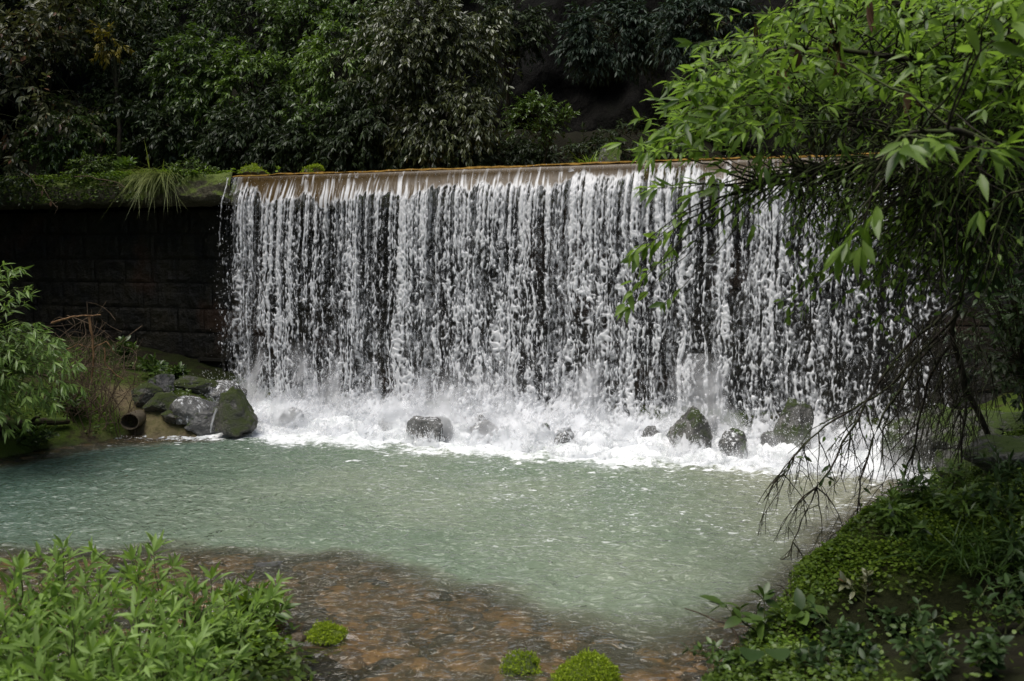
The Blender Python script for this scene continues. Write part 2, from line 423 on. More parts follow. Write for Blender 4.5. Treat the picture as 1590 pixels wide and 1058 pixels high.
# masonry: rough faced blocks in courses, one block left out for the drain
parts = [dbox(-9, 15, -1.5, -.78, -1.2, CREST-.55)]
zc, ci = -.6, 0
hole = at_t(322, 578, -.55); hs, ht = st(hole[0], hole[1]); hz = hole[2]
while zc < CREST - .5:
    hh = .47 if ci % 2 else .44; s = -9 - rng.uniform(0, .6)
    while s < 15:
        L = rng.uniform(.55, 1.15)
        if not (abs(s + L/2 - hs) < L/2 + .1 and zc < hz < zc + hh) :
            ns, nz_ = 15, 9
            A, B = np.meshgrid(np.linspace(0, 1, ns), np.linspace(0, 1, nz_))
            ed = np.minimum(np.minimum(A, 1-A)*L, np.minimum(B, 1-B)*hh)
            dp = .010*sm(0, .03, ed) + .035*fbm(s*3 + A*L*5, zc*4 + B*hh*5, ci, 3)*sm(0, .05, ed) + rng.uniform(-.02, .02)
            parts.append((dam(s + .012 + A*(L-.024), -.755 + dp, zc + .012 + B*(hh-.024)).reshape(-1, 3), gridF(nz_, ns)))
        s += L
    zc += hh; ci += 1
V, F = merge(parts); obj('wall', mesh('wall', V-dl, [F], smooth=False), DAMW, dam_root)
ring = []
for (a, b, c_, d_) in ((hs-.30, hs-.25, hz-.22, hz+.24), (hs+.25, hs+.30, hz-.22, hz+.24), (hs-.25, hs+.25, hz+.19, hz+.24)):
    ring.append(dbox(a, b, -.9, -.66, c_, d_))
ring.append(dbox(hs-.25, hs+.25, -.775, -.76, hz-.22, hz+.19))  # near-black plate standing in for the shade inside the drain
V, F = merge(ring); obj('drain_opening', mesh('drain_opening', V-dl, [F], smooth=False), DARK, dam_root)
# crest slab, rounded front, overhanging the wall; the exposed left end is the mossy ledge
def slab(s0, s1, n, top, mat, name, rough):
    prof = [(-1.6, top), (-.35, top), (-.12, top-.03), (-.03, top-.11), (0, top-.22), (-.01, top-.40), (-.05, top-.47), (-.16, top-.50), (-.8, top-.50)]
    pr = []
    for a, b in zip(prof[:-1], prof[1:]):
        for u in np.linspace(0, 1, 6, endpoint=False): pr.append((a[0]+(b[0]-a[0])*u, a[1]+(b[1]-a[1])*u))
    pr = np.array(pr + [prof[-1]]); s = np.linspace(s0, s1, n)
    SS, TT = np.meshgrid(s, pr[:, 0]); ZZ = np.broadcast_to(pr[:, 1:2], SS.shape)
    nn = rough*fbm(SS*1.6, TT*3, ZZ*3, 5)
    V = dam(SS, TT + nn*.8, ZZ + nn*.7).reshape(-1, 3)
    return obj(name, mesh(name, V-dl, [gridF(*SS.shape)]), mat, dam_root)
slab(-9, -.46, 420, CREST+.07, DAMC, 'ledge', .11)
slab(-.46, 15, 500, CREST-.05, DAMC, 'crest_slab', .03)

# ------------------------------------------------------------------ water
def whitewater(name, lo, hi, c0, c1, alpha=1.0, trans=.35, rough=.35, brown=False):
    k = NT(name); d = k.attr('dens')
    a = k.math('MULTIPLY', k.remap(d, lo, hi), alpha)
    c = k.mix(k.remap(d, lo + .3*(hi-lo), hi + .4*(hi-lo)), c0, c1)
    if brown: c = k.mix(k.attr('brown'), c, k.mix(k.noise(k.pos((1, 1, .15)), 9, 4), (.045, .025, .005), (.15, .090, .022)))
    p = k.bsdf(c, rough, .5)
    tr = k.n('ShaderNodeBsdfTranslucent', {'Color': c}).outputs[0]
    sh = k.mixs(trans, p, tr)
    return k.done(k.mixs(a, k.n('ShaderNodeBsdfTransparent').outputs[0], sh))
FALLW = whitewater('falling_water', -.70, 1.05, (.64, .65, .67), (.97, .975, .985), trans=.5, brown=True)
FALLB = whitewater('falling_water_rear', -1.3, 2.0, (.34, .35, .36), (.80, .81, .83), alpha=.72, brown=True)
MISTM = whitewater('spray_mist', .12, 1.05, (.64, .65, .67), (.88, .89, .91), alpha=.85, trans=.5, rough=.9)
FOAMM = whitewater('foam', 0, .55, (.62, .64, .65), (.93, .94, .95), trans=.25, rough=.7)

S0, S1 = -.52, 10.9
def curtain(seed, c, D):
    L = S1-S0; w = int(L/c); h = int(D/c); k = .008/c
    v = np.linspace(0, 1, h, dtype=f32)[:, None]; s = np.linspace(S0, S1, w, dtype=f32)[None]
    g = lambda a, b, i: gn(h, w, a*k, b*k, seed+i)
    fall = sm(.03, .45, v)
    ridge = lambda n: np.exp(-(n/.42)**2)*2-.8
    web = .60*ridge(g(9, 4.4, 5)) + .80*ridge(g(5, 2.5, 3)) + .40*ridge(g(2.8, 1.3, 4))
    d = .14*g(400, 18, 0) + (.36-.06*fall)*g(260, 2.4, 1) + (.64-.18*fall)*g(90, 1.05, 2) + web*(.20+.56*fall) + g(2.3, .85, 6)*(.42+.18*fall) + g(12, 6, 8)*.30*fall + .32*g(140, 8, 9)
    dx = g(26, 8, 7)*(3.2*fall*k)
    d = warp(d, 0*dx, dx)
    right = sm(8.5, 9.8, s) + .9*np.exp(-((s-7.6)/.09)**2)
    th = -.36 + .16*fall + right*(.6+.35*fall)
    # slender gaps near the left end and ragged end strands
    th = th + 1.5*np.exp(-((s-.33)/.10)**2)*sm(.05, .2, v) + 1.2*sm(-.15, -.5, s)
    return d, th, v, s, fall
def nappe(drop):
    """forward throw of the jet for a given drop below the crest"""
    return .05 + .30*np.sqrt(np.maximum(drop, 0)/3.6)
def make_curtain(name, seed, c, t_off, mat, parent, thr, cut, relief):
    D = CREST + .02
    d, th, v, s, fall = curtain(seed, c, D)
    h, w = d.shape; x = d - th
    drop = v*D
    edge = .37 - .15*sm(2.2, 4.0, s) + .09*sm(5.2, 5.8, s)*sm(7.0, 6.0, s) + .07*gn(1, w, 1, 30, seed+20) + .035*gn(1, w, 1, 8, seed+21) + .02*np.sin(s*1.7)      # where brown water breaks up into white
    br = sm(edge+.035, edge-.035, drop+.02*gn(h, w, 6, 2, seed+22))
    br = br*sm(-.35, -.1, s)
    streak = warp(gn(h, w, 26, 1.5, seed+23) + .6*gn(h, w, 10, 1.0, seed+24), np.zeros((h, w), f32), 2.2*gn(h, w, 14, 40, seed+26)) - .55 + .45*sm(2, 4, s) + .7*sm(.2, .42, drop)
    wh = sm(-.3, 1.6, streak)*sm(.02, .26, drop + .07*gn(h, w, 10, 3, seed+25))
    dens = np.where(br > 0, x*(1-br) + br*(1.6 + 1.2*wh), x)
    brown = br*(1-wh)
    dens = dens - 3*thr*(1-br)
    rel = relief*np.clip(x, -1, 2.5)*sm(.0, .1, v)*(1-.7*br)
    S = np.broadcast_to(s, d.shape)
    V = dam(S, nappe(np.broadcast_to(drop, d.shape)) + t_off*sm(.02, .12, v) + rel, CREST - .02 - np.broadcast_to(drop, d.shape)).reshape(-1, 3)
    F = gridF(h, w); dn = dens.ravel()
    F = F[dn[F].max(1) > cut]
    V, F, A = compact(V, F, {'dens': dn, 'brown': brown.ravel()})
    return obj(name, mesh(name, V - np.array(dl), [F], A), mat, parent)
fall_root = bpy.data.objects.new('waterfall', None); COL.objects.link(fall_root); fall_root.location = tuple(dl); fall_root['kind'] = 'structure'
make_curtain('curtain', 3, .008, .10, FALLW, fall_root, 0, -.70, .008)
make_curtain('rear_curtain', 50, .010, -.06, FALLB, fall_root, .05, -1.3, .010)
# the sheet that slides over the rounded crest
s = np.linspace(S0+.1, S1+3, 900); u = np.linspace(0, 1, 40)
SS, UU = np.meshgrid(s, u)
ang = np.clip((UU-.55)/.45, 0, 1)*np.pi*.27
TT = np.where(UU < .55, -1.0 + (UU/.55)*.83, -.17 + .225*np.sin(ang))
ZZ = CREST + .03 - .10*(1-np.cos(ang)) + .022*fbm(SS*3, TT*3, .2, 3) + .03*fbm(SS*.7, TT*1.0, 5.2, 2)
k = NT('brown_stream'); p = k.pos()
n = k.noise(k.n('ShaderNodeMapping', {'Vector': p, 'Rotation': (0, 0, math.atan2(DU[1], DU[0])*-1), 'Scale': (6, 1.2, 1)}).outputs[0], 3, 4)
c = k.mix(k.remap(n, .3, .7), (.11, .060, .011), (.24, .142, .032))
STREAM = k.done(k.bsdf(c, .28, .25, k.bump(n, .4, .03)))
obj('crest_sheet', mesh('crest_sheet', dam(SS, TT, ZZ).reshape(-1, 3)-dl, [gridF(*SS.shape)]), STREAM, fall_root)
SS, TT = np.meshgrid(np.linspace(-2, 15, 120), np.linspace(-9, -.99, 60))
obj('stream', mesh('stream', dam(SS, TT, CREST - .03 + .03*fbm(SS, TT, 1.2, 3)).reshape(-1, 3), [gridF(*SS.shape)]), STREAM, kind='structure')

# spray: heaps of white water at the foot, torn into plumes
def env(s):
    return sm(-.85, .2, s)*(.62 + .5*fbm(s*.9, 3.3, 1.1, 3)) * (1 - .35*sm(7.5, 9.5, s))
def spray(name, seed, t, h0, alpha, thr, mat=None, na=1.0):
    c = .012; w = int((S1-S0+.6)/c); h = int(1.3/c)
    s = np.linspace(S0-.45, S1+.4, w)[None]; v = np.linspace(0, 1.3, h)[:, None]
    hh = np.maximum(h0*env(s)*1.5*(1 + .45*gn(1, w, 1, 22, seed) + .25*gn(1, w, 1, 7, seed+1)), .02)
    dn = 1.25*sm(1.0, .25, v/hh) + na*(.20*gn(h, w, 9, 4, seed+2) + .24*gn(h, w, 3.2, 1.8, seed+3) + .26*gn(h, w, 1.1, .9, seed+4)) + (1-na)*.3*gn(h, w, 14, 10, seed+5) - thr
    dn = dn*sm(1.5, .9, v/hh)
    S = np.broadcast_to(s, dn.shape); Z = np.broadcast_to(v, dn.shape)
    tt = t + .28*fbm(S*1.5, Z*1.5, seed, 3) + .05*np.clip(dn, 0, 1) - .30*Z
    V = dam(S, tt, Z - .03).reshape(-1, 3); F = gridF(h, w); q = dn.ravel(); F = F[q[F].max(1) > .02]
    V, F, A = compact(V, F, {'dens': q})
    return obj(name, mesh(name, V, [F], A), mat or MISTM, kind='structure')
spray('spray', 100, .55, .66, 1, .02)
spray('spray', 200, 1.05, .56, 1, .10)
spray('spray', 300, 1.6, .42, 1, .20)
spray('spray', 400, 2.1, .26, 1, .28)
SOFTM = whitewater('soft_mist', 0, 1.3, (.80, .81, .83), (.90, .91, .93), alpha=.42, trans=.5, rough=.9)
spray('mist', 500, .85, .95, 1, 0, SOFTM, .12)
spray('mist', 600, 1.9, .62, 1, .05, SOFTM, .12)

# drops thrown off the curtain and the spray
def drops(name, P, r, stretch, mat, parent=None, off=0):
    n = len(P); o = np.array([(0, 0, 1), (1, 0, 0), (0, 1, 0), (-1, 0, 0), (0, -1, 0), (0, 0, -1)], float)
    F0 = np.array([(0, 1, 2), (0, 2, 3), (0, 3, 4), (0, 4, 1), (5, 2, 1), (5, 3, 2), (5, 4, 3), (5, 1, 4)])
    V = P[:, None] + o[None]*np.stack([r, r, r*stretch], -1)[:, None]
    F = (F0[None] + (np.arange(n)*6)[:, None, None]).reshape(-1, 3)
    return obj(name, mesh(name, V.reshape(-1, 3)-off, [F]), mat, parent)
k = NT('water_drops'); DROP = k.done(k.mixs(.4, k.bsdf((.85, .86, .88), .15, .6), k.n('ShaderNodeBsdfTranslucent', {'Color': (.9, .9, .92, 1)}).outputs[0]))
n = 5000; s = rng.uniform(S0-.08, S1, n); zd = CREST*rng.random(n)**.8
drops('drops', dam(s, nappe(CREST-zd) + rng.normal(.1, .12, n), zd), rng.uniform(.0015, .004, n), rng.uniform(1.5, 4, n), DROP, fall_root, dl)
n = 12000; s = rng.uniform(S0-.3, S1+.3, n); e = np.maximum(env(s), .05)
o_ = drops('spray_drops', dam(s, rng.uniform(.3, 2.3, n), e*1.5*rng.random(n)**1.3), rng.uniform(.0015, .0055, n), rng.uniform(.8, 2.0, n), DROP); o_['kind'] = 'structure'

bs = rng.uniform(S0, S1, 230); bt = rng.uniform(.5, 2.4, 230); P_, r_ = [], []
for a_, b_ in zip(bs, bt):
    m = rng.integers(30, 90); ph = rng.uniform(0, 2*np.pi, m); vv = rng.uniform(.4, 1.0, m)*rng.uniform(.7, 1.5)*(1.1-.25*b_); el = rng.uniform(.6, 1.5, m); tm = rng.uniform(.05, .5, m)
    P_.append(dam(a_+np.cos(ph)*np.cos(el)*vv*tm*2.2, b_+np.sin(ph)*np.cos(el)*vv*tm*1.6, np.maximum(.05+2.6*np.sin(el)*vv*tm-4.9*tm**2, 0)+.12)); r_.append(rng.uniform(.002, .0065, m))
P_ = np.concatenate(P_); r_ = np.concatenate(r_); o_ = drops('splash_drops', P_, r_, rng.uniform(.8, 2.6, len(r_)), DROP); o_['kind'] = 'structure'

# pool surface: real waves, turbidity from the real depth of the bed, foam near the fall
xs = np.linspace(-9.5, 6.5, 900); ys = np.concatenate([np.linspace(4.0, 9, 420, endpoint=False), np.linspace(9, 18.3, 480)])
X, Y = np.meshgrid(xs, ys); s_, t_ = st(X, Y)
depth = -heights(X, Y)
wav = .035*fbm(X*.9+.3*Y, Y*2.0, .5, 3) + .050*np.abs(fbm(X*1.8, Y*3.6, 7.7, 3)) + .018*fbm(X*6, Y*11, 2.2, 2)
boil = sm(3.6, 1.2, t_)
wav = wav*(1+.8*boil) + .05*boil*fbm(X*3, Y*3, 9.1, 3)
foam_edge = 2.95 - .55*np.clip(s_, -1, 9)/9 + .55*fbm(X*.9, Y*.9, 6.1, 4) + .25*fbm(X*4, Y*5, 3.1, 3)
foam_edge = foam_edge - .9*sm(.8, -.6, s_) + .9*np.exp(-((s_+.6)/.9)**2)
fo = sm(foam_edge+.35, foam_edge-1.0, t_)*sm(-2.6, -1.6, s_)*(t_ > -1)
streaks = sm(.32, .52, fbm(X*3.2, Y*8.5, 1.7, 4)) * sm(6.0, 2.2, t_)*sm(-2.5, -1.4, s_)
foam = np.clip(fo*1.1 + .75*streaks*sm(5.5, 3.0, t_), 0, 1.1)
# heaps of foam between the rocks
heap = fo*sm(2.7, .8, t_)*(.10 + .30*fbm(X*1.1, Y*1.1, 8.8, 2) + .10*fbm(X*5, Y*5, 1.8, 4))*sm(-.8, .4, s_)
Z = wav + np.maximum(heap, 0)
k = NT('pool_water'); p = k.pos(); d = k.attr('depth'); fm = k.attr('foam')
big = k.noise(p, .35, 3); sx = k.n('ShaderNodeSeparateXYZ', {0: k.n('ShaderNodeNewGeometry').outputs['Position']})
c = k.mix(k.remap(big, .35, .65), (.116, .156, .106), (.166, .200, .140))
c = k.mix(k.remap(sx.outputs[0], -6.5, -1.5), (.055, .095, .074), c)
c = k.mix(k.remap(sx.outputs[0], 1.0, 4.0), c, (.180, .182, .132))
c = k.mix(k.math('MULTIPLY', k.remap(d, .55, .2), .7), c, (.09, .078, .05))
r1 = k.noise(k.pos((1, 2.4, 1)), 3.2, 4, .6, .6); r2 = k.noise(k.pos((1, 1.7, 1)), 6.5, 4, .6, .8)
r0 = k.noise(k.pos((1, 1.5, 1)), 2.6, 2, .5, 1.2); rr = k.math('ABSOLUTE', k.math('SUBTRACT', k.noise(k.pos((1, 1.9, 1)), 4.2, 2, .5, .9), .5))
hh_ = k.math('ADD', k.math('MULTIPLY', r0, 1.1), k.math('ADD', k.math('MULTIPLY', rr, -1.3), k.math('MULTIPLY', r2, .30)))
bmp = k.bump(hh_, .75, .12)
bmb = k.bump(hh_, .5, .075)
bmw = k.bump(hh_, .25, .05)
body = k.n('ShaderNodeBsdfDiffuse', {'Color': c, 'Normal': bmb}).outputs[0]
clear = k.n('ShaderNodeBsdfRefraction', {'Color': (.93, .88, .74, 1), 'Roughness': .0, 'IOR': 1.33, 'Normal': bmw}).outputs[0]
under = k.mixs(k.remap(d, .05, .44, .10, 1.0), clear, body)
gl = k.n('ShaderNodeBsdfGlossy', {'Color': (1, 1, 1, 1), 'Roughness': .05, 'Normal': bmp}).outputs[0]
fr = k.n('ShaderNodeFresnel', {'IOR': 1.33, 'Normal': bmp}).outputs[0]
wat = k.mixs(k.math('MULTIPLY', fr, 1.0, True), under, gl)
fl = k.noise(k.pos((1, 2.6, 1)), 9, 3, .6, 1.0)
fleck = k.math('MULTIPLY', k.remap(fl, .60, .665), k.remap(k.noise(p, .9, 2), .36, .55))
fa = k.math('MAXIMUM', k.remap(k.math('ADD', fm, k.math('MULTIPLY', k.math('SUBTRACT', k.noise(k.pos((1, 1.7, 1)), 9, 7, .74), .5), 2.3)), .28, .80), k.math('MULTIPLY', fleck, k.attr('fleck')))
fb = k.bump(k.noise(p, 30, 4), .7, .03)
fsh = k.bsdf(k.mix(k.remap(k.noise(k.pos((1, 1.5, 1)), 5, 6, .7), .35, .68), (.54, .57, .56), (.91, .92, .93)), .6, .3, fb)
POOLM = k.done(k.mixs(fa, wat, fsh))
V = np.stack([X, Y, Z], -1).reshape(-1, 3)
F = gridF(*X.shape); keep = (depth.ravel() > -.12)[F].any(1) & (poly_sd(X, Y, POOL).ravel()[F].min(1) > -.3) & (t_.ravel()[F].min(1) > -.9)
V, F, A = compact(V, F[keep], {'depth': depth.ravel(), 'foam': foam.ravel(), 'fleck': (.75*sm(8, 4, t_)*sm(-3, 0, X)).ravel()})
obj('pool_water', mesh('pool_water', V, [F], A), POOLM, kind='structure')
print('water done', time.time()-T0)

# ------------------------------------------------------------------ rocks
def rock_mesh(seed, r, sub=4, cuts=11, rough=.2, point=0):
    r_ = np.random.default_rng(seed); bm = bmesh.new(); bmesh.ops.create_icosphere(bm, subdivisions=sub, radius=1)
    V = np.array([v.co[:] for v in bm.verts]); F = np.array([[v.index for v in f.verts] for f in bm.faces]); bm.free()
    for _ in range(cuts):
        n = unit(r_.standard_normal(3)); dd = r_.uniform(.5, .88); ov = np.maximum(V @ n - dd, 0)
        V = V - ov[:, None]*n*.96
    o = r_.uniform(0, 50, 3)
    V = V*(1 + rough*fbm(V[:, 0]*1.3+o[0], V[:, 1]*1.3+o[1], V[:, 2]*1.3+o[2], 5, .55))[:, None]
    V = V*(1 + .12*np.abs(fbm(V[:, 0]*3.1+o[0], V[:, 1]*3.1, V[:, 2]*3.1+o[1], 3)))[:, None]
    if point: V[:, :2] *= (1 - point*np.clip(.5+.5*V[:, 2:3], 0, 1.05))
    V = V*np.asarray(r)
    a = r_.uniform(0, 6.28); R = np.array([[math.cos(a), -math.sin(a), 0], [math.sin(a), math.cos(a), 0], [0, 0, 1]])
    return V*1.0 if seed % 2 else (V @ R.T if abs(r[0]-r[1]) < .2*r[0] else V), F
WETROCK = rockmat('wet_rock', (.060, .060, .057), (.165, .165, .155), 0, wet=.2, speck=.5, wash=.85)
DARKROCK = rockmat('dark_wet_rock', (.036, .036, .035), (.115, .114, .107), .10, wet=.2, wash=.8)
MOSSROCK = rockmat('mossy_wet_rock', (.045, .045, .041), (.130, .127, .115), .42, (.040, .062, .012), wet=.22, wash=.55)
DRYSTONE = rockmat('bank_stone', (.036, .036, .035), (.115, .114, .107), .15, wet=.3)
MOSSSTONE = rockmat('moss_tufted_stone', (.06, .06, .052), (.15, .147, .13), .6, (.070, .105, .012), wet=.4)
MOSSGREEN = rockmat('green_mossy_rock', (.035, .035, .028), (.10, .095, .08), .55, (.050, .072, .012), wet=.3)
BRIGHTMOSS = rockmat('bright_moss_rock', (.06, .055, .045), (.13, .12, .10), 1.0, (.115, .165, .012), wet=.6)
STONE = rockmat('brown_stone', (.055, .042, .028), (.15, .11, .065), 0, wet=.22)
def rock(px, py, w, h, label, mat, seed, z0=None, dep=1.0, t=None, sub=5, name='boulder', group=None, rough=.16, sink=.35, pt=None, cuts=11, lean=0, point=0):
    """a boulder whose silhouette is about w x h px (photo pixels) standing with its foot at px,py"""
    P = pt if pt is not None else (atz(px, py, 0.0) if t is None else at_t(px, py, t))
    dd = P[1]; W = w/FPX*dd; Hh = h/FPX*dd
    if group == G1: Hh *= (1.35 if h < 40 else .98); W *= (1.15 if h < 40 else .95)
    if group == G2 and point == 0: Hh *= .85; W *= 1.4
    r = (W*.53, W*.53*dep, Hh*(1+sink)/2*1.08)
    V, F = rock_mesh(seed, r, sub, rough=rough, cuts=cuts, point=point)
    V = V + np.array([0, r[1]*.3, Hh - r[2]*.95])
    V[:, 0] += lean*(V[:, 2])
    o = obj(name, mesh(name, V, [F]), mat); o.location = tuple(P); o['label'] = label; o['category'] = 'rock'
    if group: o['group'] = group
    return o
G2 = 'rock pile on the left bank beside the fall'
G1 = 'boulders in the white water below the fall'
rock(665, 690, 78, 48, 'grey boulder with white flecks in the foam below the left half of the fall', WETROCK, 1, group=G1)
rock(755, 688, 46, 34, 'low grey boulder half drowned in spray, next right of the white flecked one', WETROCK, 2, group=G1)
rock(810, 668, 24, 26, 'small rounded dark stone peeping from the foam under the middle of the fall', DARKROCK, 3, group=G1)
rock(872, 697, 44, 26, 'flat dark stone at the front edge of the foam under mid fall', WETROCK, 4, group=G1)
rock(906, 668, 26, 26, 'small dark stone in foam, left neighbour of an upright pointed one', DARKROCK, 5, group=G1)
rock(978, 668, 28, 34, 'small upright pointed stone in foam left of the tall grey green boulder', DARKROCK, 6, group=G1)
rock(1068, 708, 74, 76, 'tall grey green boulder with water streaming off it in the right foam', MOSSROCK, 7, group=G1)
rock(1050, 640, 44, 46, 'spray covered grey boulder standing closest under the falling curtain', WETROCK, 8, group=G1)
rock(1140, 718, 38, 38, 'small round dark boulder at the foam edge in front of the big mossy one', DARKROCK, 9, group=G1)
rock(1196, 712, 36, 44, 'dark splashed stone tucked against the left side of the big mossy boulder', DARKROCK, 10, group=G1)
rock(1230, 712, 78, 112, 'big tall dark boulder with green moss on its left face, right end of the foam', MOSSROCK, 11, group=G1)
rock(1226, 650, 52, 36, 'grey stone behind and above the big mossy boulder', WETROCK, 12, group=G1)
rock(1345, 716, 70, 46, 'low dark boulder in the foam behind bare hanging twigs', DARKROCK, 13, group=G1)
rock(1432, 738, 110, 112, 'large steep mossy boulder where foam meets the right bank', MOSSROCK, 14, group=G1)
rock(490, 645, 46, 34, 'dark stone showing through spray under the left end of the fall', WETROCK, 15, group=G1)
rock(555, 655, 40, 26, 'low stone behind spray near the left of the fall', WETROCK, 16, group=G1)
rock(600, 676, 30, 22, 'small dark stone in the foam just left of the white flecked boulder', WETROCK, 62, group=G1)
rock(845, 684, 26, 20, 'tiny splashed stone in foam between the flat dark one and the drowned boulder', DARKROCK, 63, group=G1)
rock(1010, 700, 34, 28, 'splashed stone in foam just left of the tall grey green boulder', WETROCK, 64, group=G1)
rock(1105, 690, 34, 34, 'dark stone in spray between the tall grey green boulder and the small round one', DARKROCK, 65, group=G1)
rock(455, 668, 34, 24, 'dark stone in foam right of the pointed mossy boulder', WETROCK, 66, group=G1)
rock(1290, 700, 40, 36, 'splashed dark stone right of the big mossy boulder', WETROCK, 67, group=G1)
rock(700, 640, 40, 30, 'wet stone at the foot of the curtain behind the white flecked boulder', DARKROCK, 61, group=G1)
def gp(px, py): return ground(px, py, 9, 18.4)
rock(362, 669, 112, 62, 'pointed mossy boulder left of the fall with a thin trickle down its side', MOSSGREEN, 17, t=2.6, group=G2, cuts=14, point=.62, rough=.28)
rock(300, 650, 66, 52, 'grey wet boulder in the middle of the left bank rock pile', WETROCK, 18, pt=gp(300, 652), group=G2)
rock(320, 668, 62, 44, 'dark boulder at the water edge at the front of the left bank rock pile', DRYSTONE, 19, pt=gp(318, 668), group=G2)
rock(228, 626, 34, 34, 'round mossy boulder at the far left of the left bank rock pile', MOSSGREEN, 20, pt=gp(226, 627), group=G2)
rock(250, 636, 36, 34, 'small mossy boulder right of the roundest one in the left bank pile', MOSSGREEN, 21, pt=gp(250, 640), group=G2)
rock(296, 604, 52, 26, 'low mossy topped rock at the back of the left bank pile under the drain', MOSSGREEN, 22, pt=gp(298, 606), group=G2)
rock(252, 606, 34, 30, 'dark wet angular rock at the back of the left bank pile with a pale sheen', DRYSTONE, 23, pt=gp(252, 608), group=G2)
rock(272, 656, 36, 34, 'mossy boulder beside the tan silt run at the front of the left bank pile', MOSSGREEN, 24, pt=gp(272, 658), group=G2)
rock(340, 620, 60, 34, 'wet grey slab rock catching splash at the left foot of the fall', WETROCK, 25, pt=gp(345, 622), group=G2)
# mossy stones on the crest and in the foreground
GC = 'mossy stones on the dam crest'
def crest_rock(px, py, w, h, t, label, seed, mat=None):
    P = at_t(px, py, t); P[2] = CREST - .06
    hh = h/FPX*P[1] + max(0, at_t(px, py, t)[2]-P[2])
    rock(0, 0, w, hh*FPX/P[1], label, mat or BRIGHTMOSS, seed, pt=P, group=GC, name='mossy_stone', sink=.15, dep=.9, cuts=9, rough=.16)
crest_rock(394, 272, 46, 15, -.5, 'flat mossy stone on the crest at the left end of the fall', 31)
crest_rock(486, 269, 30, 13, -.5, 'small domed bright mossy stone on the crest, second from the left', 32)
crest_rock(946, 254, 40, 30, -1.0, 'round olive mossy boulder standing on the crest right of the centre', 33, MOSSSTONE)
rock(812, 1050, 62, 30, 'small angular grey stone with moss tufts at the bottom edge of the pool', MOSSSTONE, 34, name='mossy_stone', pt=atz(812, 1052, -.02), sink=.5)
rock(908, 1072, 98, 42, 'bright yellow green moss dome at the bottom edge of the pool', BRIGHTMOSS, 35, name='mossy_stone', pt=atz(908, 1070, -.02), sink=.5, cuts=3, rough=.10)
rock(510, 996, 64, 22, 'low mossy stone at the tip of the near left bank', BRIGHTMOSS, 36, name='mossy_stone', pt=atz(508, 998, -.02), sink=.5)
rock(458, 998, 24, 16, 'little bare brown stone on the near left bank by the clover patch', STONE, 37, name='stone', pt=atz(462, 998, 0), sink=.4)
rock(420, 880, 62, 9, 'flat dark slab breaking the shallow water in the lower left', DRYSTONE, 38, name='stone', pt=atz(420, 882, -.01), sink=.8, dep=.6)
rock(170, 886, 70, 9, 'long flat dark stone awash in the shallows behind the near left plants', DRYSTONE, 39, name='stone', pt=atz(170, 890, -.01), sink=.8, dep=.6)
# layered rock on the right bank
LAYER = rockmat('layered_rock', (.03, .032, .024), (.10, .10, .085), .5, (.05, .085, .012), wet=.35)
for i, (px, py, w, h, lab) in enumerate((
        (1500, 690, 150, 62, 'wide layered grey rock on the right bank just right of the steep mossy boulder'),
        (1575, 735, 150, 60, 'moss striped rock slab at the right edge of the picture'),
        (1560, 672, 130, 40, 'pale streaked flat rock at the right edge below the dam wall'),
        (1490, 742, 90, 40, 'low mossy rock at the pool corner under the hanging twigs'))):
    rock(px, py, w, h, lab, LAYER, 40+i, pt=ground(px, py, 8, 16), group='rocks of the right bank', dep=.8, rough=.34, cuts=16)
# cobbles on the pool floor, countless
V_, F_, o_ = [], [], 0
tmpl = [rock_mesh(70+i, (1, .8, .45), 2, 6, .1) for i in range(6)]
cx_ = rng.uniform(-5, 1.6, 2200); cy_ = rng.uniform(5.2, 9.6, 2200); ch_ = heights(cx_, cy_); n = 0
for x, y, hgt in zip(cx_, cy_, ch_):
    if not (-.45 < hgt < -.02): continue
    r = rng.uniform(.05, .12) if rng.random() < .6 else rng.uniform(.14, .34); V, F = tmpl[n % 6]; a = rng.uniform(0, 6.28); ca, sa = math.cos(a), math.sin(a)
    W = V @ np.array([[ca, -sa, 0], [sa, ca, 0], [0, 0, 1]]).T * r + (x, y, min(hgt, -.06-.4*r))
    V_.append(W); F_.append(F+o_); o_ += len(W); n += 1
RN = np.repeat(rng.random(len(V_)), [len(v) for v in V_])
k = NT('cobbles'); c = k.mix(k.attr('rnd'), (.012, .012, .011), (.40, .235, .095)); c = k.mix(k.remap(k.noise(k.pos(), 9, 4), .42, .62, 0, .7), c, (.05, .048, .038))
COB = k.done(k.bsdf(c, .5, .3))
obj('riverbed_cobbles', mesh('riverbed_cobbles', np.concatenate(V_), [np.concatenate(F_)], {'rnd': RN}), COB, kind='stuff', label='brown and dark cobbles on the shallow pool floor')
print('rocks done', time.time()-T0)

# drain pipe in the silt on the left bank
g0 = PIPE.copy(); pr = thing('drain_pipe', 'round concrete drain pipe mouth set in the tan silt on the left bank', 'drain pipe', g0)
th = np.linspace(0, 2*np.pi, 33)[:-1]; rad = 13.5/FPX*g0[1]
def cyl(r, y0, y1):
    V = np.array([(r*math.cos(a), y, r*math.sin(a)*.86) for y in (y0, y1) for a in th]); i = np.arange(32); j = (i+1) % 32
    return V, np.stack([i, j, j+32, i+32], -1)
def ringf(r0, r1, y):
    V = np.array([(r*math.cos(a), y, r*math.sin(a)*.86) for r in (r0, r1) for a in th]); i = np.arange(32); j = (i+1) % 32
    return V, np.stack([i, j, j+32, i+32], -1)
zc = atz(206, 655, 0)[1]; pz = 2.6 - (655-400)/FPX*g0[1]
SILT = NT('wet_silt_concrete'); pp = SILT.pos(); nn_ = SILT.noise(pp, 12, 5)
SILT = SILT.done(SILT.bsdf(SILT.mix(nn_, (.06, .05, .034), (.15, .125, .085)), .45, .4, SILT.bump(nn_, .5, .03)))
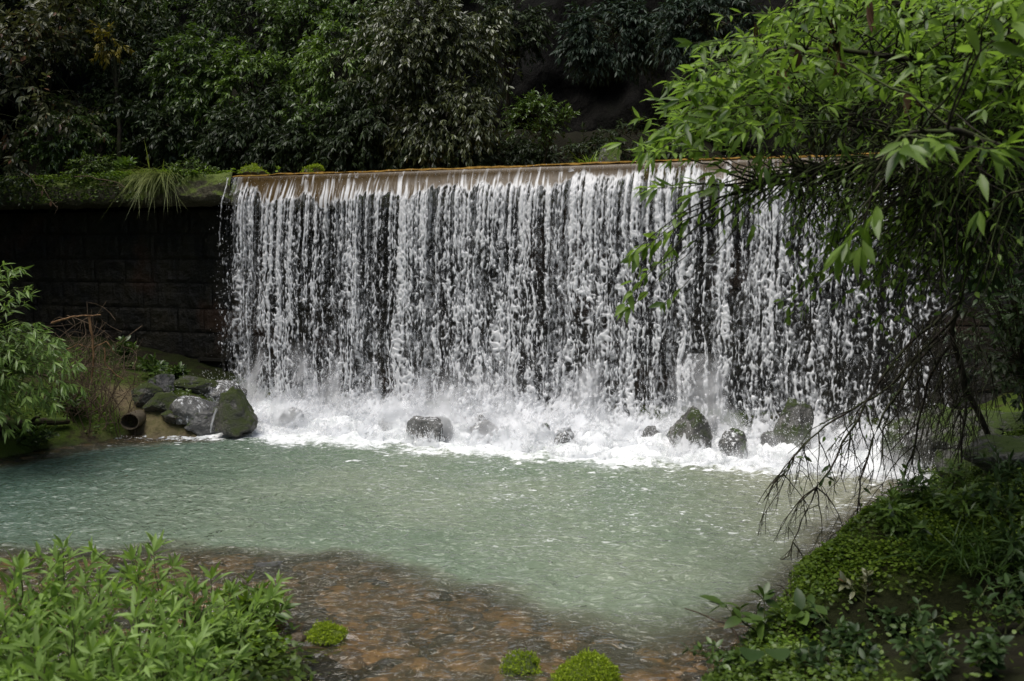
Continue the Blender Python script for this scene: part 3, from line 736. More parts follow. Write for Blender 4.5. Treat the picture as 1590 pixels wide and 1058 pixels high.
V, F = merge([cyl(rad*1.10, .0, 1.0), ringf(rad, rad*1.10, .0), cyl(rad, .0, 1.0)]); V = V + (0, -.10, pz)
obj('pipe', mesh('pipe', V, [F]), SILT, pr)
a = np.arange(33); V = np.array([(0, .45, 0)] + [(rad*1.1*math.cos(t), .45, rad*math.sin(t)) for t in th]) + (0, 0, pz)
F = np.array([(0, i+1, (i+1) % 32+1) for i in range(32)]); obj('interior_shade', mesh('interior_shade', V, [F]), DARK, pr)  # near-black disc across the bore stands in for the pipe's inner shade

# thin trickle beside the pointed boulder
pts = np.array([at_t(347, 618, 2.2), at_t(338, 632, 2.5), at_t(332, 645, 2.75), at_t(329, 660, 2.9), at_t(327, 672, 2.95)])
V, F = tube(np.array([np.interp(np.linspace(0, 4, 24), range(5), pts[:, i]) for i in range(3)]).T, .020, .012, 7)
V = V + .02*fbm(V[:, 0:1]*9, V[:, 1:2]*9, V[:, 2:3]*6, 3)
obj('trickle', mesh('trickle', V, [F]), FALLW, kind='structure')
# ------------------------------------------------------------------ plants: materials
BARK = barkmat('dark_bark', (.010, .008, .006), (.034, .027, .019), .5)
TWIG = barkmat('brown_twig', (.022, .016, .011), (.060, .045, .030))
GREENSTEM = barkmat('green_stem', (.030, .045, .012), (.075, .085, .03))
MOSSBARK = barkmat('mossy_bark', (.02, .016, .010), (.05, .04, .025), 1.0)
PEELED = barkmat('peeled_wood', (.09, .050, .024), (.23, .135, .068))
DRYTWIG = barkmat('dry_twig', (.05, .036, .022), (.14, .10, .065))
L_OLIVE = leafmat('olive_leaves', (.020, .029, .008), (.110, .128, .045), .15, .40, .6)
L_PALE = leafmat('pale_leaves', (.028, .036, .011), (.23, .235, .12), .15, .38, .6, third=(.13, .06, .03))
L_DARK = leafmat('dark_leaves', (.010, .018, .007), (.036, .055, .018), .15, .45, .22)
L_TEAL = leafmat('blue_green_leaves', (.012, .022, .014), (.042, .066, .044), .15, .5, .2)
L_MID = leafmat('mid_green_leaves', (.022, .044, .008), (.100, .165, .028), .2, .42, .5)
L_FRESH = leafmat('fresh_leaves', (.040, .080, .010), (.150, .235, .036), .25, .42, .5)
L_YELL = leafmat('yellow_leaves', (.10, .09, .010), (.26, .20, .02), .25, .5, .4)
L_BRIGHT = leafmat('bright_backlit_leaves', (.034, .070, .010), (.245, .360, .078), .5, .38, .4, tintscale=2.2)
L_SHRUB = leafmat('shrub_leaves', (.080, .145, .026), (.235, .340, .095), .36, .4, .5)
L_HERB = leafmat('herb_leaves', (.115, .185, .032), (.270, .400, .115), .42, .5, .3)
L_CLOVER = leafmat('clover_leaves', (.06, .12, .01), (.20, .29, .03), .3, .5, .4)
L_COVER = leafmat('cover_leaves', (.028, .055, .006), (.115, .175, .020), .25, .5, .4)
L_MOUND = leafmat('mound_leaves', (.045, .085, .008), (.165, .235, .024), .3, .5, .25)
L_MOSS = leafmat('moss_sprigs', (.11, .17, .010), (.32, .40, .030), .35, .6, .2)
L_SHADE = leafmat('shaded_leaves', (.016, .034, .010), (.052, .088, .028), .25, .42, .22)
L_DRY = leafmat('withered_leaves', (.030, .018, .010), (.12, .060, .03), .2, .7, .2)
L_GRASS = leafmat('pale_grass', (.07, .095, .02), (.22, .25, .07), .3, .5, .3)
L_GRASSD = leafmat('dark_grass', (.02, .045, .008), (.06, .11, .02), .3, .5, .3)

def crown(name, label, cat, px, py, rx, ry, t, mat, clumps=34, twigs=7, leaves=9, L=.13, W=.024, tl=.42, droop=.4, kind='dia', group=None, wood=None, base=None, trunk=.06, gap=.0, up=.9, shell=.55, extra=None):
    """a woody plant: trunk, limbs to clumps spread through an uneven crown, twigs and leaves on every clump"""
    C = at_t(px, py, t); sc = C[1]/FPX; R = np.array([rx*sc, min(rx, ry)*sc*.8, ry*sc])
    b = np.array(base if base is not None else (C[0]+rng.uniform(-.2, .2)*R[0], C[1]+.35*R[1], 0.0))
    if base is None: b[2] = min(H(b[0], b[1]) - .05, C[2]-.7*R[2])
    pl = Plant()
    tr = bez(b, (b+C)/2+(rng.normal(0, .15), 0, .2), C+(0, 0, .3*R[2]), 9, .02)
    pl.stem(tr, trunk, trunk*.35, 'trunk', 7)
    seed = rng.uniform(0, 99)
    cnt = 0
    while cnt < clumps:
        u = unit(rng.standard_normal(3)); u[1] = -abs(u[1]) if rng.random() < .75 else u[1]
        rad = rng.uniform(shell, 1.0)*(1 + .5*pn(np.array(u[0]*1.6+seed), np.array(u[1]*1.6), np.array(u[2]*1.6))); P = C + u*R*rad
        if float(pn(np.array(P[0]*1.1+seed), np.array(P[1]*1.1), np.array(P[2]*1.3))) < gap-.25: continue
        cnt += 1
        s0 = tr[rng.integers(3, 9)]
        limb = bez(s0, (s0+P)/2 + (0, 0, .15*R[2]), P, 5, .015); pl.stem(limb, trunk*.28, .007, 'branches', 4)
        for _ in range(twigs):
            d = unit(u*.7 + rng.normal(0, .55, 3) + (0, -.15, -droop*.6)); ln = tl*rng.uniform(.5, 1.3)
            e = P + d*ln; tw = bez(P, P + d*ln*.5 + (0, 0, .12*ln), e - (0, 0, .25*ln*droop), 4)
            if rng.random() < .5: pl.stem(tw, .006, .003, 'branches', 3)
            pl.along(tw, int(leaves*1.25), L*.82, W*.82, ang=.85, droop=droop*.8, start=.1, up=up, whorl=3)
    if extra: extra(pl, C, R)
    return pl.build(name, label, cat, b, wood or BARK, mat, kind, group=group, fold=.2, curl=.2)

BG = 'trees and bushes on the far bank above the dam'
crown('tree', 'pale whitish leaved tree at far left above the ledge, some leaves withered brown', 'tree', 60, 130, 120, 135, -1.2, L_PALE, 46, 7, 8, .19, .034, .5, .35, group=BG, kind='lance')
crown('bush', 'small spray of yellow leaves beside the pale leaved tree at far left', 'bush', 176, 70, 16, 22, -1.3, L_YELL, 6, 4, 8, .14, .022, .25, .5, group=BG)
crown('tree', 'pale leaved tree top filling the upper left corner behind the far left tree', 'tree', 140, 15, 110, 60, -2.2, L_OLIVE, 30, 7, 8, .17, .03, .5, .3, group=BG)
crown('tree', 'dark green tree just right of the far left pale leaved tree', 'tree', 255, 110, 95, 110, -2.6, L_DARK, 52, 8, 10, .13, .022, .5, .4, group=BG)
crown('bush', 'fresh green bush lit from above, about a quarter across the far bank', 'bush', 330, 110, 75, 55, -2.0, L_MID, 34, 8, 10, .15, .024, .4, .35, group=BG)
crown('bush', 'bright green bush halfway up the far bank, upper neighbour of a dark hollow', 'bush', 395, 130, 60, 45, -1.9, L_FRESH, 24, 8, 9, .13, .020, .35, .35, group=BG)
crown('tree', 'small dark leaved tree at the top edge, left of the big olive tree', 'tree', 415, 35, 100, 65, -3.2, L_DARK, 44, 8, 10, .13, .022, .5, .4, group=BG)
crown('bush', 'low dark bush hanging over the ledge behind the small leafy plant', 'bush', 270, 205, 85, 48, -1.3, L_DARK, 36, 8, 9, .13, .022, .35, .5, group=BG)
crown('bush', 'dark drooping bush right above the left end of the water crest', 'bush', 410, 205, 75, 60, -1.6, L_DARK, 40, 8, 10, .14, .020, .4, .6, group=BG)
crown('bush', 'mid green bush with drooping leaf sprays left above the mossy crest stones', 'bush', 330, 185, 62, 42, -1.7, L_MID, 20, 6, 9, .15, .020, .35, .7, group=BG)
crown('tree', 'shaded tree between the bright bush and the big olive tree', 'tree', 485, 70, 75, 80, -2.8, L_MID, 36, 7, 9, .13, .02, .45, .4, group=BG)
crown('bush', 'yellowish green bush in front of the left side of the big olive tree', 'bush', 535, 105, 62, 60, -2.0, L_FRESH, 30, 8, 10, .13, .019, .35, .5, group=BG)
crown('tree', 'big tree with drooping olive leaves left of the bare dark cliff', 'tree', 655, 75, 108, 95, -2.2, L_OLIVE, 96, 8, 12, .125, .018, .5, .6, group=BG, kind='lance')
crown('tree', 'lower drooping olive boughs hanging close above the crest left of the cliff', 'tree', 690, 190, 75, 55, -1.9, L_OLIVE, 50, 8, 11, .125, .018, .42, .75, group=BG, kind='lance', gap=.12)
crown('bush', 'dark leafy bush above the crest below the big olive tree', 'bush', 590, 195, 75, 60, -1.8, L_DARK, 44, 8, 10, .14, .02, .4, .6, group=BG)
crown('bush', 'sparse bush with light leaf tips just above the crest left of the olive boughs', 'bush', 500, 200, 70, 55, -1.7, L_MID, 26, 6, 9, .13, .019, .35, .6, group=BG, gap=.1)
crown('sapling', 'small sapling with thin bent stems standing alone before the bare cliff', 'sapling', 838, 184, 48, 24, -2.6, L_MID, 22, 7, 9, .10, .018, .28, .1, group=BG, base=dam(0, 0, 0)*0+np.array([*at_t(828, 255, -2.6)[:2], CREST-.1]), trunk=.022)
crown('tree', 'dark blue green tree leaning out from the cliff right of the centre', 'tree', 955, 55, 66, 40, -3.6, L_TEAL, 60, 8, 10, .14, .02, .4, .5, group=BG, base=at_t(985, 70, -7.6))
crown('tree', 'dark blue green tree on the cliff behind the bright overhanging leaves', 'tree', 1090, 40, 75, 50, -3.4, L_TEAL, 60, 8, 10, .14, .02, .4, .5, group=BG, base=at_t(1120, 60, -7.0))
crown('bush', 'dark bush above the crest hidden behind the overhanging branches at right', 'bush', 1300, 150, 130, 85, -2.2, L_DARK, 44, 7, 9, .15, .024, .5, .4, group=BG)
crown('bush', 'dark bush above the right end of the dam behind the dense foliage', 'bush', 1510, 160, 120, 100, -1.6, L_DARK, 44, 7, 9, .15, .024, .5, .4, group=BG)
crown('bush', 'dark undergrowth bush at the foot of the cliff right of the sapling', 'bush', 915, 236, 34, 18, -2.3, L_DARK, 14, 6, 8, .10, .016, .22, .4, group=BG)
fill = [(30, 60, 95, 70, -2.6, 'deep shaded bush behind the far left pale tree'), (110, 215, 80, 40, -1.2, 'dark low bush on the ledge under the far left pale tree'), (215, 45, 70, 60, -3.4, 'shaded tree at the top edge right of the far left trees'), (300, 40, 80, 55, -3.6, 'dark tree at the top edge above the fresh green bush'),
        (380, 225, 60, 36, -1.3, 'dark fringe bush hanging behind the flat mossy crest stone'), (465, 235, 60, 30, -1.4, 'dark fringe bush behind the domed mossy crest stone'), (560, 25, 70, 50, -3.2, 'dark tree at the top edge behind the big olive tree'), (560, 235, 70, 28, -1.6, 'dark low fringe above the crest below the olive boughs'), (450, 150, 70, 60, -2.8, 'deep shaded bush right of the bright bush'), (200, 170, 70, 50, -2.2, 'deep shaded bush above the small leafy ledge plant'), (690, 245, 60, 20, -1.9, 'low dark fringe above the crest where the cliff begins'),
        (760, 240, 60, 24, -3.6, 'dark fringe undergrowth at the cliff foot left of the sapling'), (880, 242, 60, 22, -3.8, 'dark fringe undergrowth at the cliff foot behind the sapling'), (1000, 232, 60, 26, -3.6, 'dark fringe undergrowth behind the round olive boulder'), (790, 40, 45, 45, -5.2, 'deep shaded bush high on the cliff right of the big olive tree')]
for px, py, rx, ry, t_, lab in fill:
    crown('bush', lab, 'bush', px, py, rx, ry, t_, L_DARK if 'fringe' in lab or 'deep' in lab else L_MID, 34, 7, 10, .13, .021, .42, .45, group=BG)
print('far trees', time.time()-T0)

# ------------------------------------------------------------------ plants on the ledge and crest
def tuft(name, label, cat, P, n, L, W, mat, spread=.6, curl=.9, hang=0.0, dirx=0.0, rad=.06, group=None):
    P = np.asarray(P, float); pos = P + np.concatenate([rng.normal(0, rad, (n, 2)), np.zeros((n, 1))], 1)
    D = unit(np.stack([rng.normal(dirx, spread, n), rng.normal(-hang, spread, n), np.full(n, 1.0 - .6*hang)], -1)); N = unit(np.stack([-D[:, 0]*.3, -D[:, 1]*.3, np.full(n, 1.0)], -1)+rng.normal(0, .2, (n, 3)))
    V, F, R = leaf_mesh('lance', pos, D, N, L*rng.uniform(.5, 1.2, n), np.full(n, W), .3, curl)
    o = obj(name, mesh(name, V-P, [F], {'rnd': R}), mat); o.location = tuple(P); o['label'] = label; o['category'] = cat
    if group: o['group'] = group
    return o
def add_moss(o, n, L=.018):
    me = o.data; V = np.empty(len(me.vertices)*3, f32); me.vertices.foreach_get('co', V); V = V.reshape(-1, 3); Nn = np.empty(len(me.vertices)*3, f32); me.vertices.foreach_get('normal', Nn); Nn = Nn.reshape(-1, 3)
    idx = np.where(Nn[:, 2] > .05)[0]; ii = rng.choice(idx, n); P = V[ii]*(1+rng.normal(0, .004, (n, 1))) + rng.normal(0, .012, (n, 3)); Dd = unit(Nn[ii] + rng.normal(0, .7, (n, 3)))
    keep = fbm(P[:, 0]*9, P[:, 1]*9, P[:, 2]*9, 3) > -.25; P, Dd = P[keep], Dd[keep]; m = len(P)
    Vl, F, Rr = leaf_mesh('dia', P, Dd, rng.standard_normal((m, 3)), L*rng.uniform(.6, 1.4, m), L*.28*np.ones(m), .2, .3)
    obj('moss', mesh('moss', Vl, [F], {'rnd': Rr}), L_MOSS, o)
for o_ in list(COL.objects):
    lb_ = o_.get('label', '')
    if 'moss dome at' in lb_: add_moss(o_, 7000)
    elif 'with moss tufts' in lb_: add_moss(o_, 1500)
    elif 'tip of the near left bank' in lb_: add_moss(o_, 2600)
    elif 'mossy stone on the crest' in lb_: add_moss(o_, 1500, .03)
def herb(name, label, cat, P, h, n, L, W, mat, kind='lance', branches=0, lean=(0, 0), ang=1.0, droop=.15, whorl=4, stems=1, spread=.1, stemmat=None, start=.2, group=None, r=.006, bl=.35, up=.9):
    """a leafy plant of one or more upright stems"""
    pl = Plant(); P = np.asarray(P, float)
    for k_ in range(stems):
        b = P - (0, 0, .03)
        hh = h*(rng.uniform(.7, 1.05) if k_ else 1); top = P + (lean[0]+(rng.normal(0, spread) if k_ else 0), lean[1]+(rng.normal(0, spread) if k_ else 0), hh)
        st_ = bez(b, (b+top)/2 + (rng.normal(0, .04)*h, rng.normal(0, .04)*h, .08*h), top, 8, .004)
        pl.stem(st_, r, r*.35, 'stem', 5); pl.along(st_, n, L, W, ang, droop, start, up=up, whorl=whorl)
        for j in range(branches):
            u = rng.uniform(.3, .9); q = st_[min(int(u*7), 6)]; a = rng.uniform(0, 6.28); l = h*bl*rng.uniform(.6, 1.2)*(1.2-u*.6)
            e = q + np.array([math.cos(a)*l*.75, math.sin(a)*l*.75, l*.7]); tw = bez(q, (q+e)/2 + (0, 0, -.05*l), e, 5)
            pl.stem(tw, r*.5, r*.25, 'stem', 4); pl.along(tw, max(3, n//2), L*.9, W*.9, ang, droop, .25, up=up, whorl=whorl)
    return pl.build(name, label, cat, P, stemmat or GREENSTEM, mat, kind, group=group)
def cover(name, label, pts, L, W, mat, kind='oval', tilt=.5, lift=.05, stack=1):
    """countless small leaves of ground cover"""
    n = len(pts); P = pts + np.stack([np.zeros(n), np.zeros(n), rng.uniform(0, lift, n)], -1)
    a = rng.uniform(0, 6.28, n); D = unit(np.stack([np.cos(a), np.sin(a), rng.uniform(-.3, .7, n)], -1)); N = unit(np.array([0, 0, 1.0]) + rng.normal(0, tilt, (n, 3)))
    V, F, R = leaf_mesh(kind, P, D, N, L*rng.uniform(.6, 1.3, n), W*rng.uniform(.7, 1.2, n), .15, .2)
    return obj(name, mesh(name, V, [F], {'rnd': R}), mat, kind='stuff', label=label)
LT = CREST + .07
def ledge_pt(px, py, t): P = at_t(px, py, t); P[2] = LT; return P
herb('plant', 'small leafy plant standing on the mossy ledge at the left', 'plant', ledge_pt(195, 262, -.35), .30, 7, .13, .03, L_FRESH, 'oval', branches=5, stems=3, spread=.14, bl=.5)
herb('seedling', 'tiny bright seedling above the hanging grass on the ledge', 'seedling', ledge_pt(252, 262, -.3), .14, 3, .08, .016, L_CLOVER, branches=0)
herb('seedling', 'tiny bright seedling on the crest between the two leftmost mossy stones', 'seedling', ledge_pt(432, 268, -.45)-(0, 0, .1), .16, 3, .10, .02, L_CLOVER, branches=0)
P = ledge_pt(248, 270, -.03)
tuft('grass_tuft', 'pale green grass tuft hanging down over the edge of the mossy ledge', 'grass', P, 260, .62, .006, L_GRASS, .35, 1.1, 1.0, -.05, .13)
tuft('grass_tuft', 'short pale grass tuft on top of the mossy ledge right of the small leafy plant', 'grass', ledge_pt(222, 268, -.1), 120, .28, .005, L_GRASS, .5, .8, .6, 0, .10)
P = at_t(915, 258, -.9); P[2] = CREST
tuft('grass_tuft', 'little grass tuft on the crest left of the round olive boulder', 'grass', P, 90, .34, .010, L_CLOVER, .8, .5, .2, -.2, .07)
n = 11000; s = rng.uniform(-6, -.62, n); t_ = rng.uniform(-1.6, .02, n); keep = fbm(s*.9, t_*1.5, 3.3, 3) > -.12
cover('ledge_plants', 'moss and tiny leaves covering the top of the ledge', dam(s, t_, LT - .02 + .05*fbm(s*2, t_*2, 1, 2))[keep], .050, .016, L_CLOVER, lift=.11)
n = 1500; s = rng.uniform(-6, -2.2, n); cover('ledge_litter', 'small leaves hanging on the face of the ledge', dam(s, rng.uniform(0, .06, n), LT - .45*rng.random(n)**1.6), .06, .016, L_COVER, lift=.02, tilt=1.0)
for px, py, rx, ry, t_, lab in ((45, 285, 75, 22, -.1, 'ragged dark growth hanging over the ledge edge at the far left'), (150, 262, 45, 14, -.25, 'low leafy growth on the ledge left of the small leafy plant'), (300, 266, 30, 7, -.25, 'low mossy growth on the ledge just left of the water')):
    C_ = ledge_pt(px, py, t_)
    crown('ledge_plant', lab, 'plant', px, py, rx, ry, t_, L_DARK if px < 100 else L_COVER, 26, 5, 8, .08, .014, .22, .5, base=C_-(0, 0, .05), trunk=.02, group='growth on the ledge')
for i, (x0, y0, x1, y1, lab) in enumerate(((30, 265, 88, 322, 'thin dead twig drooping in front of the dark ledge at far left'), (115, 275, 195, 292, 'thin dead twig lying along the mossy ledge face'))):
    a_, b_ = at_t(x0, y0, .05), at_t(x1, y1, .25); pl = Plant(); pl.stem(bez(a_, (a_+b_)/2+(0, 0, .12), b_, 8, .02), .010, .005, 'stem', 4)
    for _ in range(4):
        c_ = a_+(b_-a_)*rng.uniform(.3, 1); pl.stem(bez(c_, c_+(.08, 0, .03), c_+rng.normal(0, .18, 3), 4), .005, .003, 'stem', 3)
    pl.along(bez(a_, (a_+b_)/2+(0, 0, .12), b_, 8), 3, .11, .02, part='withered_leaves', droop=1.0, start=.6)
    pl.build('dead_twig', lab, 'twig', a_, DRYTWIG, L_DRY)

# ------------------------------------------------------------------ left bank
def region_plant(name, label, cat, base, polys, Yr, n, mat, L, W, stemmat, leaves=9, whorl=4, droop=.25, r0=.010, group=None, kind='lance', roots=None, sag=.2, start=.35, up=.9):
    """stems leave the base and end at points spread over outlines seen in the photograph, at depths Yr"""
    pl = Plant(); base = np.asarray(base, float)
    for poly, cnt in polys:
        poly = np.asarray(poly, float); lo, hi = poly.min(0), poly.max(0); c = 0
        while c < cnt:
            q = rng.uniform(lo, hi)
            if poly_sd(np.array([q[0]]), np.array([q[1]]), poly)[0] < 0: continue
            e = atY(q[0], q[1], rng.uniform(*Yr)); c += 1
            b = base if roots is None else roots[np.argmin(np.linalg.norm(roots - e, axis=1) + rng.uniform(0, .5, len(roots)))]
            tw = bez(b, (b+e)/2 + (rng.normal(0, .06), rng.normal(0, .06), sag*np.linalg.norm(e-b)), e, 9, .006)
            pl.stem(tw, r0*rng.uniform(.6, 1), r0*.22, 'branches' if roots is not None else 'stem', 4)
            pl.along(tw, leaves, L, W, .85, droop, start, up=up, whorl=whorl)
    return pl
lb = ground(-60, 640, 9, 15)
pl = region_plant('', '', '', lb, [(((-60, 420), (30, 408), (62, 440), (40, 475), (-60, 480)), 26), (((-80, 505), (60, 498), (112, 560), (100, 610), (70, 650), (-60, 690)), 130), (((60, 500), (118, 545), (130, 600), (80, 640), (50, 560)), 40)], (11.0, 12.8), 0, L_SHRUB, .14, .0135, GREENSTEM, 12, 5, .3, .012, sag=.28)
pl.build('shrub', 'bright green long leaved shrub at the left edge of the picture on the bank', 'shrub', lb, GREENSTEM, L_SHRUB)
for px, py, h, lab in ((192, 572, .42, 'dark leafy plant against the block wall behind the dead twigs'), (238, 592, .36, 'low leafy plant under the block wall left of the drain opening'), (276, 596, .24, 'small leafy sprig just left of the drain opening'), (108, 640, .25, 'small green plant at the foot of the dead twig pile'), (52, 700, .22, 'small drooping plant at the water edge under the fallen log')):
    herb('plant', lab, 'plant', ground(px, py, 9, 18), h, 6, .12, .028, L_MID, 'oval', branches=4, stems=4, spread=.2, bl=.5, group='small plants on the left bank')
# dead twig pile
bp = ground(130, 640, 9, 17); pl = Plant()
for _ in range(230):
    q = (rng.normal(135, 34), rng.normal(575, 38)); c_ = atY(*q, rng.uniform(12.6, 13.6)); d = unit(rng.standard_normal(3)*(1, .6, 1)); l = rng.uniform(.2, .8)
    pl.stem(bez(c_-d*l/2, c_+rng.normal(0, .08, 3), c_+d*l/2, 5), rng.uniform(.003, .008), .002, 'twig_tangle', 3)
for _ in range(60):
    b = bp + (rng.normal(.1, .35), rng.normal(0, .25), 0); b[2] = H(b[0], b[1]); e = b + (rng.normal(0, .3), rng.normal(0, .2), rng.uniform(.4, 1.1)); pl.stem(bez(b, (b+e)/2+rng.normal(0, .1, 3), e, 6), .009, .003, 'twig_tangle', 4)
def path_px(pts, Y, n=14):
    p = np.array([atY(x, y, Y+dz) for x, y, *r in pts for dz in [r[0] if r else 0]]); u = np.linspace(0, len(p)-1, n); return np.stack([np.interp(u, range(len(p)), p[:, i]) for i in range(3)], -1)
for pts, r in ((((80, 502), (118, 491), (157, 489)), .022), (((138, 491), (144, 525), (145, 560), (142, 596)), .024), (((162, 540), (164, 566), (178, 580), (192, 590)), .014), (((100, 545), (120, 535), (146, 540)), .010), (((146, 540), (165, 530), (178, 548)), .012)):
    pw = path_px(pts, 12.7); pl.stem(pw + .02*np.stack([fbm(pw[:, 0]*7, pw[:, 2]*7, 3.1*j_, 2) for j_ in range(3)], -1), r*.8, r*.35, 'peeled_branch', 6)
t_ = pl.build('twig_pile', 'tangled pile of dead twigs with orange peeled branches on the left bank', 'twig pile', bp, DRYTWIG, L_DRY)
for ch in t_.children:
    if ch.name.startswith('peeled'): ch.data.materials[0] = PEELED
pl = Plant(); pts = np.array([ground(x, y, 9, 16)+(0, 0, .10) for x, y in ((-70, 686), (-10, 676), (45, 668), (105, 664))]); u = np.linspace(0, 3, 14)
lg = np.stack([np.interp(u, range(4), pts[:, i]) for i in range(3)], -1); pl.stem(lg+rng.normal(0, .008, lg.shape), .085, .05, 'trunk', 9)
pl.stem(bez(lg[9], lg[9]+(.1, -.1, .12), lg[9]+(.2, -.2, .1), 4), .03, .015, 'branch_stub', 6)
pl.build('fallen_log', 'mossy fallen log lying on the left bank above the water edge', 'log', lg[0], MOSSBARK, L_DRY)
n = 9000; x = rng.uniform(-9, -4.4, n); y = rng.uniform(11, 17.5, n); z = heights(x, y); s_c, t_c = st(x, y)
keep = (z > .04) & (fbm(x*1.1, y*1.1, 2.2, 3) > -.1) & (t_c > 0) & (line_d(x, y, SILTLINE) > .3)
cover('bank_moss', 'moss and tiny leaves on the left bank', np.stack([x, y, z], -1)[keep], .05, .014, L_COVER, lift=.05)
# ------------------------------------------------------------------ near left bank
GN = 'tall long leaved herbs on the near left bank'
herbs = [(82, 862, 5.1, 'tallest long leaved herb left of centre of the near left bank'), (30, 888, 5.0, 'long leaved herb at the left edge of the near left bank'), (236, 860, 5.2, 'tall long leaved herb on the right half of the near left clump'), (326, 902, 5.4, 'long leaved herb furthest right in the tall clump, leaning to the water'),
         (150, 905, 4.9, 'long leaved herb between the two tallest ones'), (285, 925, 5.1, 'bushy herb below the rightmost tall herb'), (10, 960, 4.5, 'herb in the lower left corner of the picture'), (110, 965, 4.5, 'low herb in front of the tallest one'), (200, 950, 4.6, 'low leafy herb in front of the right tall herb'),
         (60, 1010, 4.2, 'front herb cut by the bottom edge near the left corner'), (160, 1015, 4.2, 'front herb cut by the bottom edge below the middle of the clump'), (250, 1000, 4.4, 'front herb cut by the bottom edge right of the middle of the clump'), (300, 1020, 4.4, 'front herb beside the clover patch at the bottom edge'), (-30, 900, 4.8, 'herb half cut by the left edge of the picture')]
for px, py, Yd, lab in herbs:
    top = atY(px, py, Yd); b = np.array([top[0]+rng.normal(0, .06), Yd+rng.normal(0, .05), 0]); b[2] = H(b[0], b[1]); h = top[2]-b[2]
    herb('herb', lab, 'herb', b, h, 17, .105, .0115, L_HERB, 'lance', branches=8, lean=(top[0]-b[0], 0), stems=2, spread=.12, ang=1.0, droop=.02, whorl=6, start=.3, group=GN, r=.007, bl=.42, stemmat=TWIG if px % 3 == 0 else GREENSTEM)
for px, py, h, lab in ((385, 975, .34, 'small yellowish herb at the water edge beside the clover patch'), (425, 985, .28, 'small olive herb leaning over the water right of the yellowish one'), (372, 985, .22, 'short yellow tinged sprig behind the clover patch')):
    herb('herb', lab, 'herb', ground(px, py, 5, 8), h, 10, .10, .013, L_FRESH if px != 385 else L_CLOVER, branches=6, stems=3, spread=.10, bl=.5, whorl=4, group='small herbs at the near water edge')
cc = ground(352, 1012, 4, 8); x = cc[0]+rng.normal(-.04, .15, 4200); y = cc[1]+rng.normal(0, .24, 4200); z = np.maximum(heights(x, y), -.03)
pts = np.stack([x, y, z + .16*np.exp(-((x-cc[0])/.25)**2-((y-cc[1])/.3)**2)], -1)
cover('clover_patch', 'bright yellow green clover patch on the near left bank', pts, .040, .016, L_CLOVER, 'round', .45, .10)
n = 9000; x = rng.uniform(-5, -1, n); y = rng.uniform(3.2, 6.6, n); z = heights(x, y); keep = z > .01
cover('near_bank_plants', 'low leaves and moss under the herbs on the near left bank', np.stack([x, y, z], -1)[keep], .07, .018, L_COVER, lift=.16)
print('left plants', time.time()-T0)

# ------------------------------------------------------------------ right: overhanging tree
limbs = [[(1790, 560, .6), (1690, 330, .2), (1590, 236, 0), (1440, 234, -.2), (1330, 192, 0), (1200, 166, .2), (1090, 165, .4)],
         [(1740, 420, .5), (1600, 160, .2), (1400, 92, .1), (1230, 75, .2), (1105, 92, .3)],
         [(1740, 400, .3), (1580, 60, .4), (1420, 10, .5), (1260, -20, .6)],
         [(1720, 460, .6), (1560, 320, .3), (1400, 255, .1), (1270, 262, .2), (1180, 285, .2)],
         [(1700, 420, -.8), (1600, 250, -1.1), (1480, 200, -1.4), (1400, 210, -1.5)],
         [(1720, 430, 1.2), (1600, 270, 1.4), (1440, 160, 1.5), (1290, 130, 1.6), (1180, 140, 1.7)]]
pl = Plant(); YT = 6.1; roots = []
tb = np.array([4.15, 6.9, 0]); tb[2] = H(tb[0], tb[1]) - .1
fork = atY(1790, 560, YT+.5)
pl.stem(bez(tb, (tb+fork)/2+(.1, .1, 0), fork+(0, 0, .3), 10, .02), .16, .11, 'trunk', 10)
pl.stem(bez(fork, fork+(.2, .2, 1.5), fork+(.3, .3, 3.2), 10, .03), .11, .05, 'trunk', 9)
for pts in limbs:
    p = path_px([(fork, 0)] if 0 else pts, YT, 26); p = p + .05*np.stack([fbm(p[:, 0]*2, p[:, 2]*2, i*3.3, 3) for i in range(3)], -1)
    p = np.concatenate([fork[None], p]) if np.linalg.norm(p[0]-fork) > .05 else p
    pl.stem(p, .034, .006, 'limb', 7); roots.append(p[8:])
roots = np.concatenate(roots)
def twigs_to(poly, cnt, Yr, leaves, L, W, whorl, r0=.007, sag=.08, start=.55, droop=.12, down=False, n=9, part='foliage', up=.9):
    poly = np.asarray(poly, float); lo, hi = poly.min(0), poly.max(0); c = 0
    while c < cnt:
        q = rng.uniform(lo, hi)
        if poly_sd(np.array([q[0]]), np.array([q[1]]), poly)[0] < 0: continue
        e = atY(q[0], q[1], YT+rng.uniform(*Yr)); c += 1
        dv = roots - e; cost = np.linalg.norm(dv, axis=1) + rng.uniform(0, .55, len(roots)) - .35*np.clip(dv[:, 0], 0, 1)
        b = roots[np.argmin(cost)]
        mid = (b+e)/2 + (rng.normal(0, .05), rng.normal(0, .05), sag*np.linalg.norm(e-b) + rng.normal(0, .04))
        tw = bez(b, mid, e, n, .008); pl.stem(tw, r0*rng.uniform(.6, 1.2), .0022, 'branches', 4)
        pl.along(tw, leaves, L*rng.uniform(.75, 1.15), W, .9, droop, start, up=up, whorl=whorl, part=part)
        if rng.random() < .6:
            k_ = rng.integers(3, n-1); d = unit(tw[k_]-tw[k_-1] + rng.normal(0, .55, 3)); l = rng.uniform(.12, .4)
            t2 = bez(tw[k_], tw[k_]+d*l*.5, tw[k_]+d*l-(0, 0, .15*l), 5, .005); pl.stem(t2, .0035, .0018, 'branches', 3); pl.along(t2, max(2, leaves//2), L*.9, W*.9, .9, droop, .35, up=up, whorl=whorl, part=part)
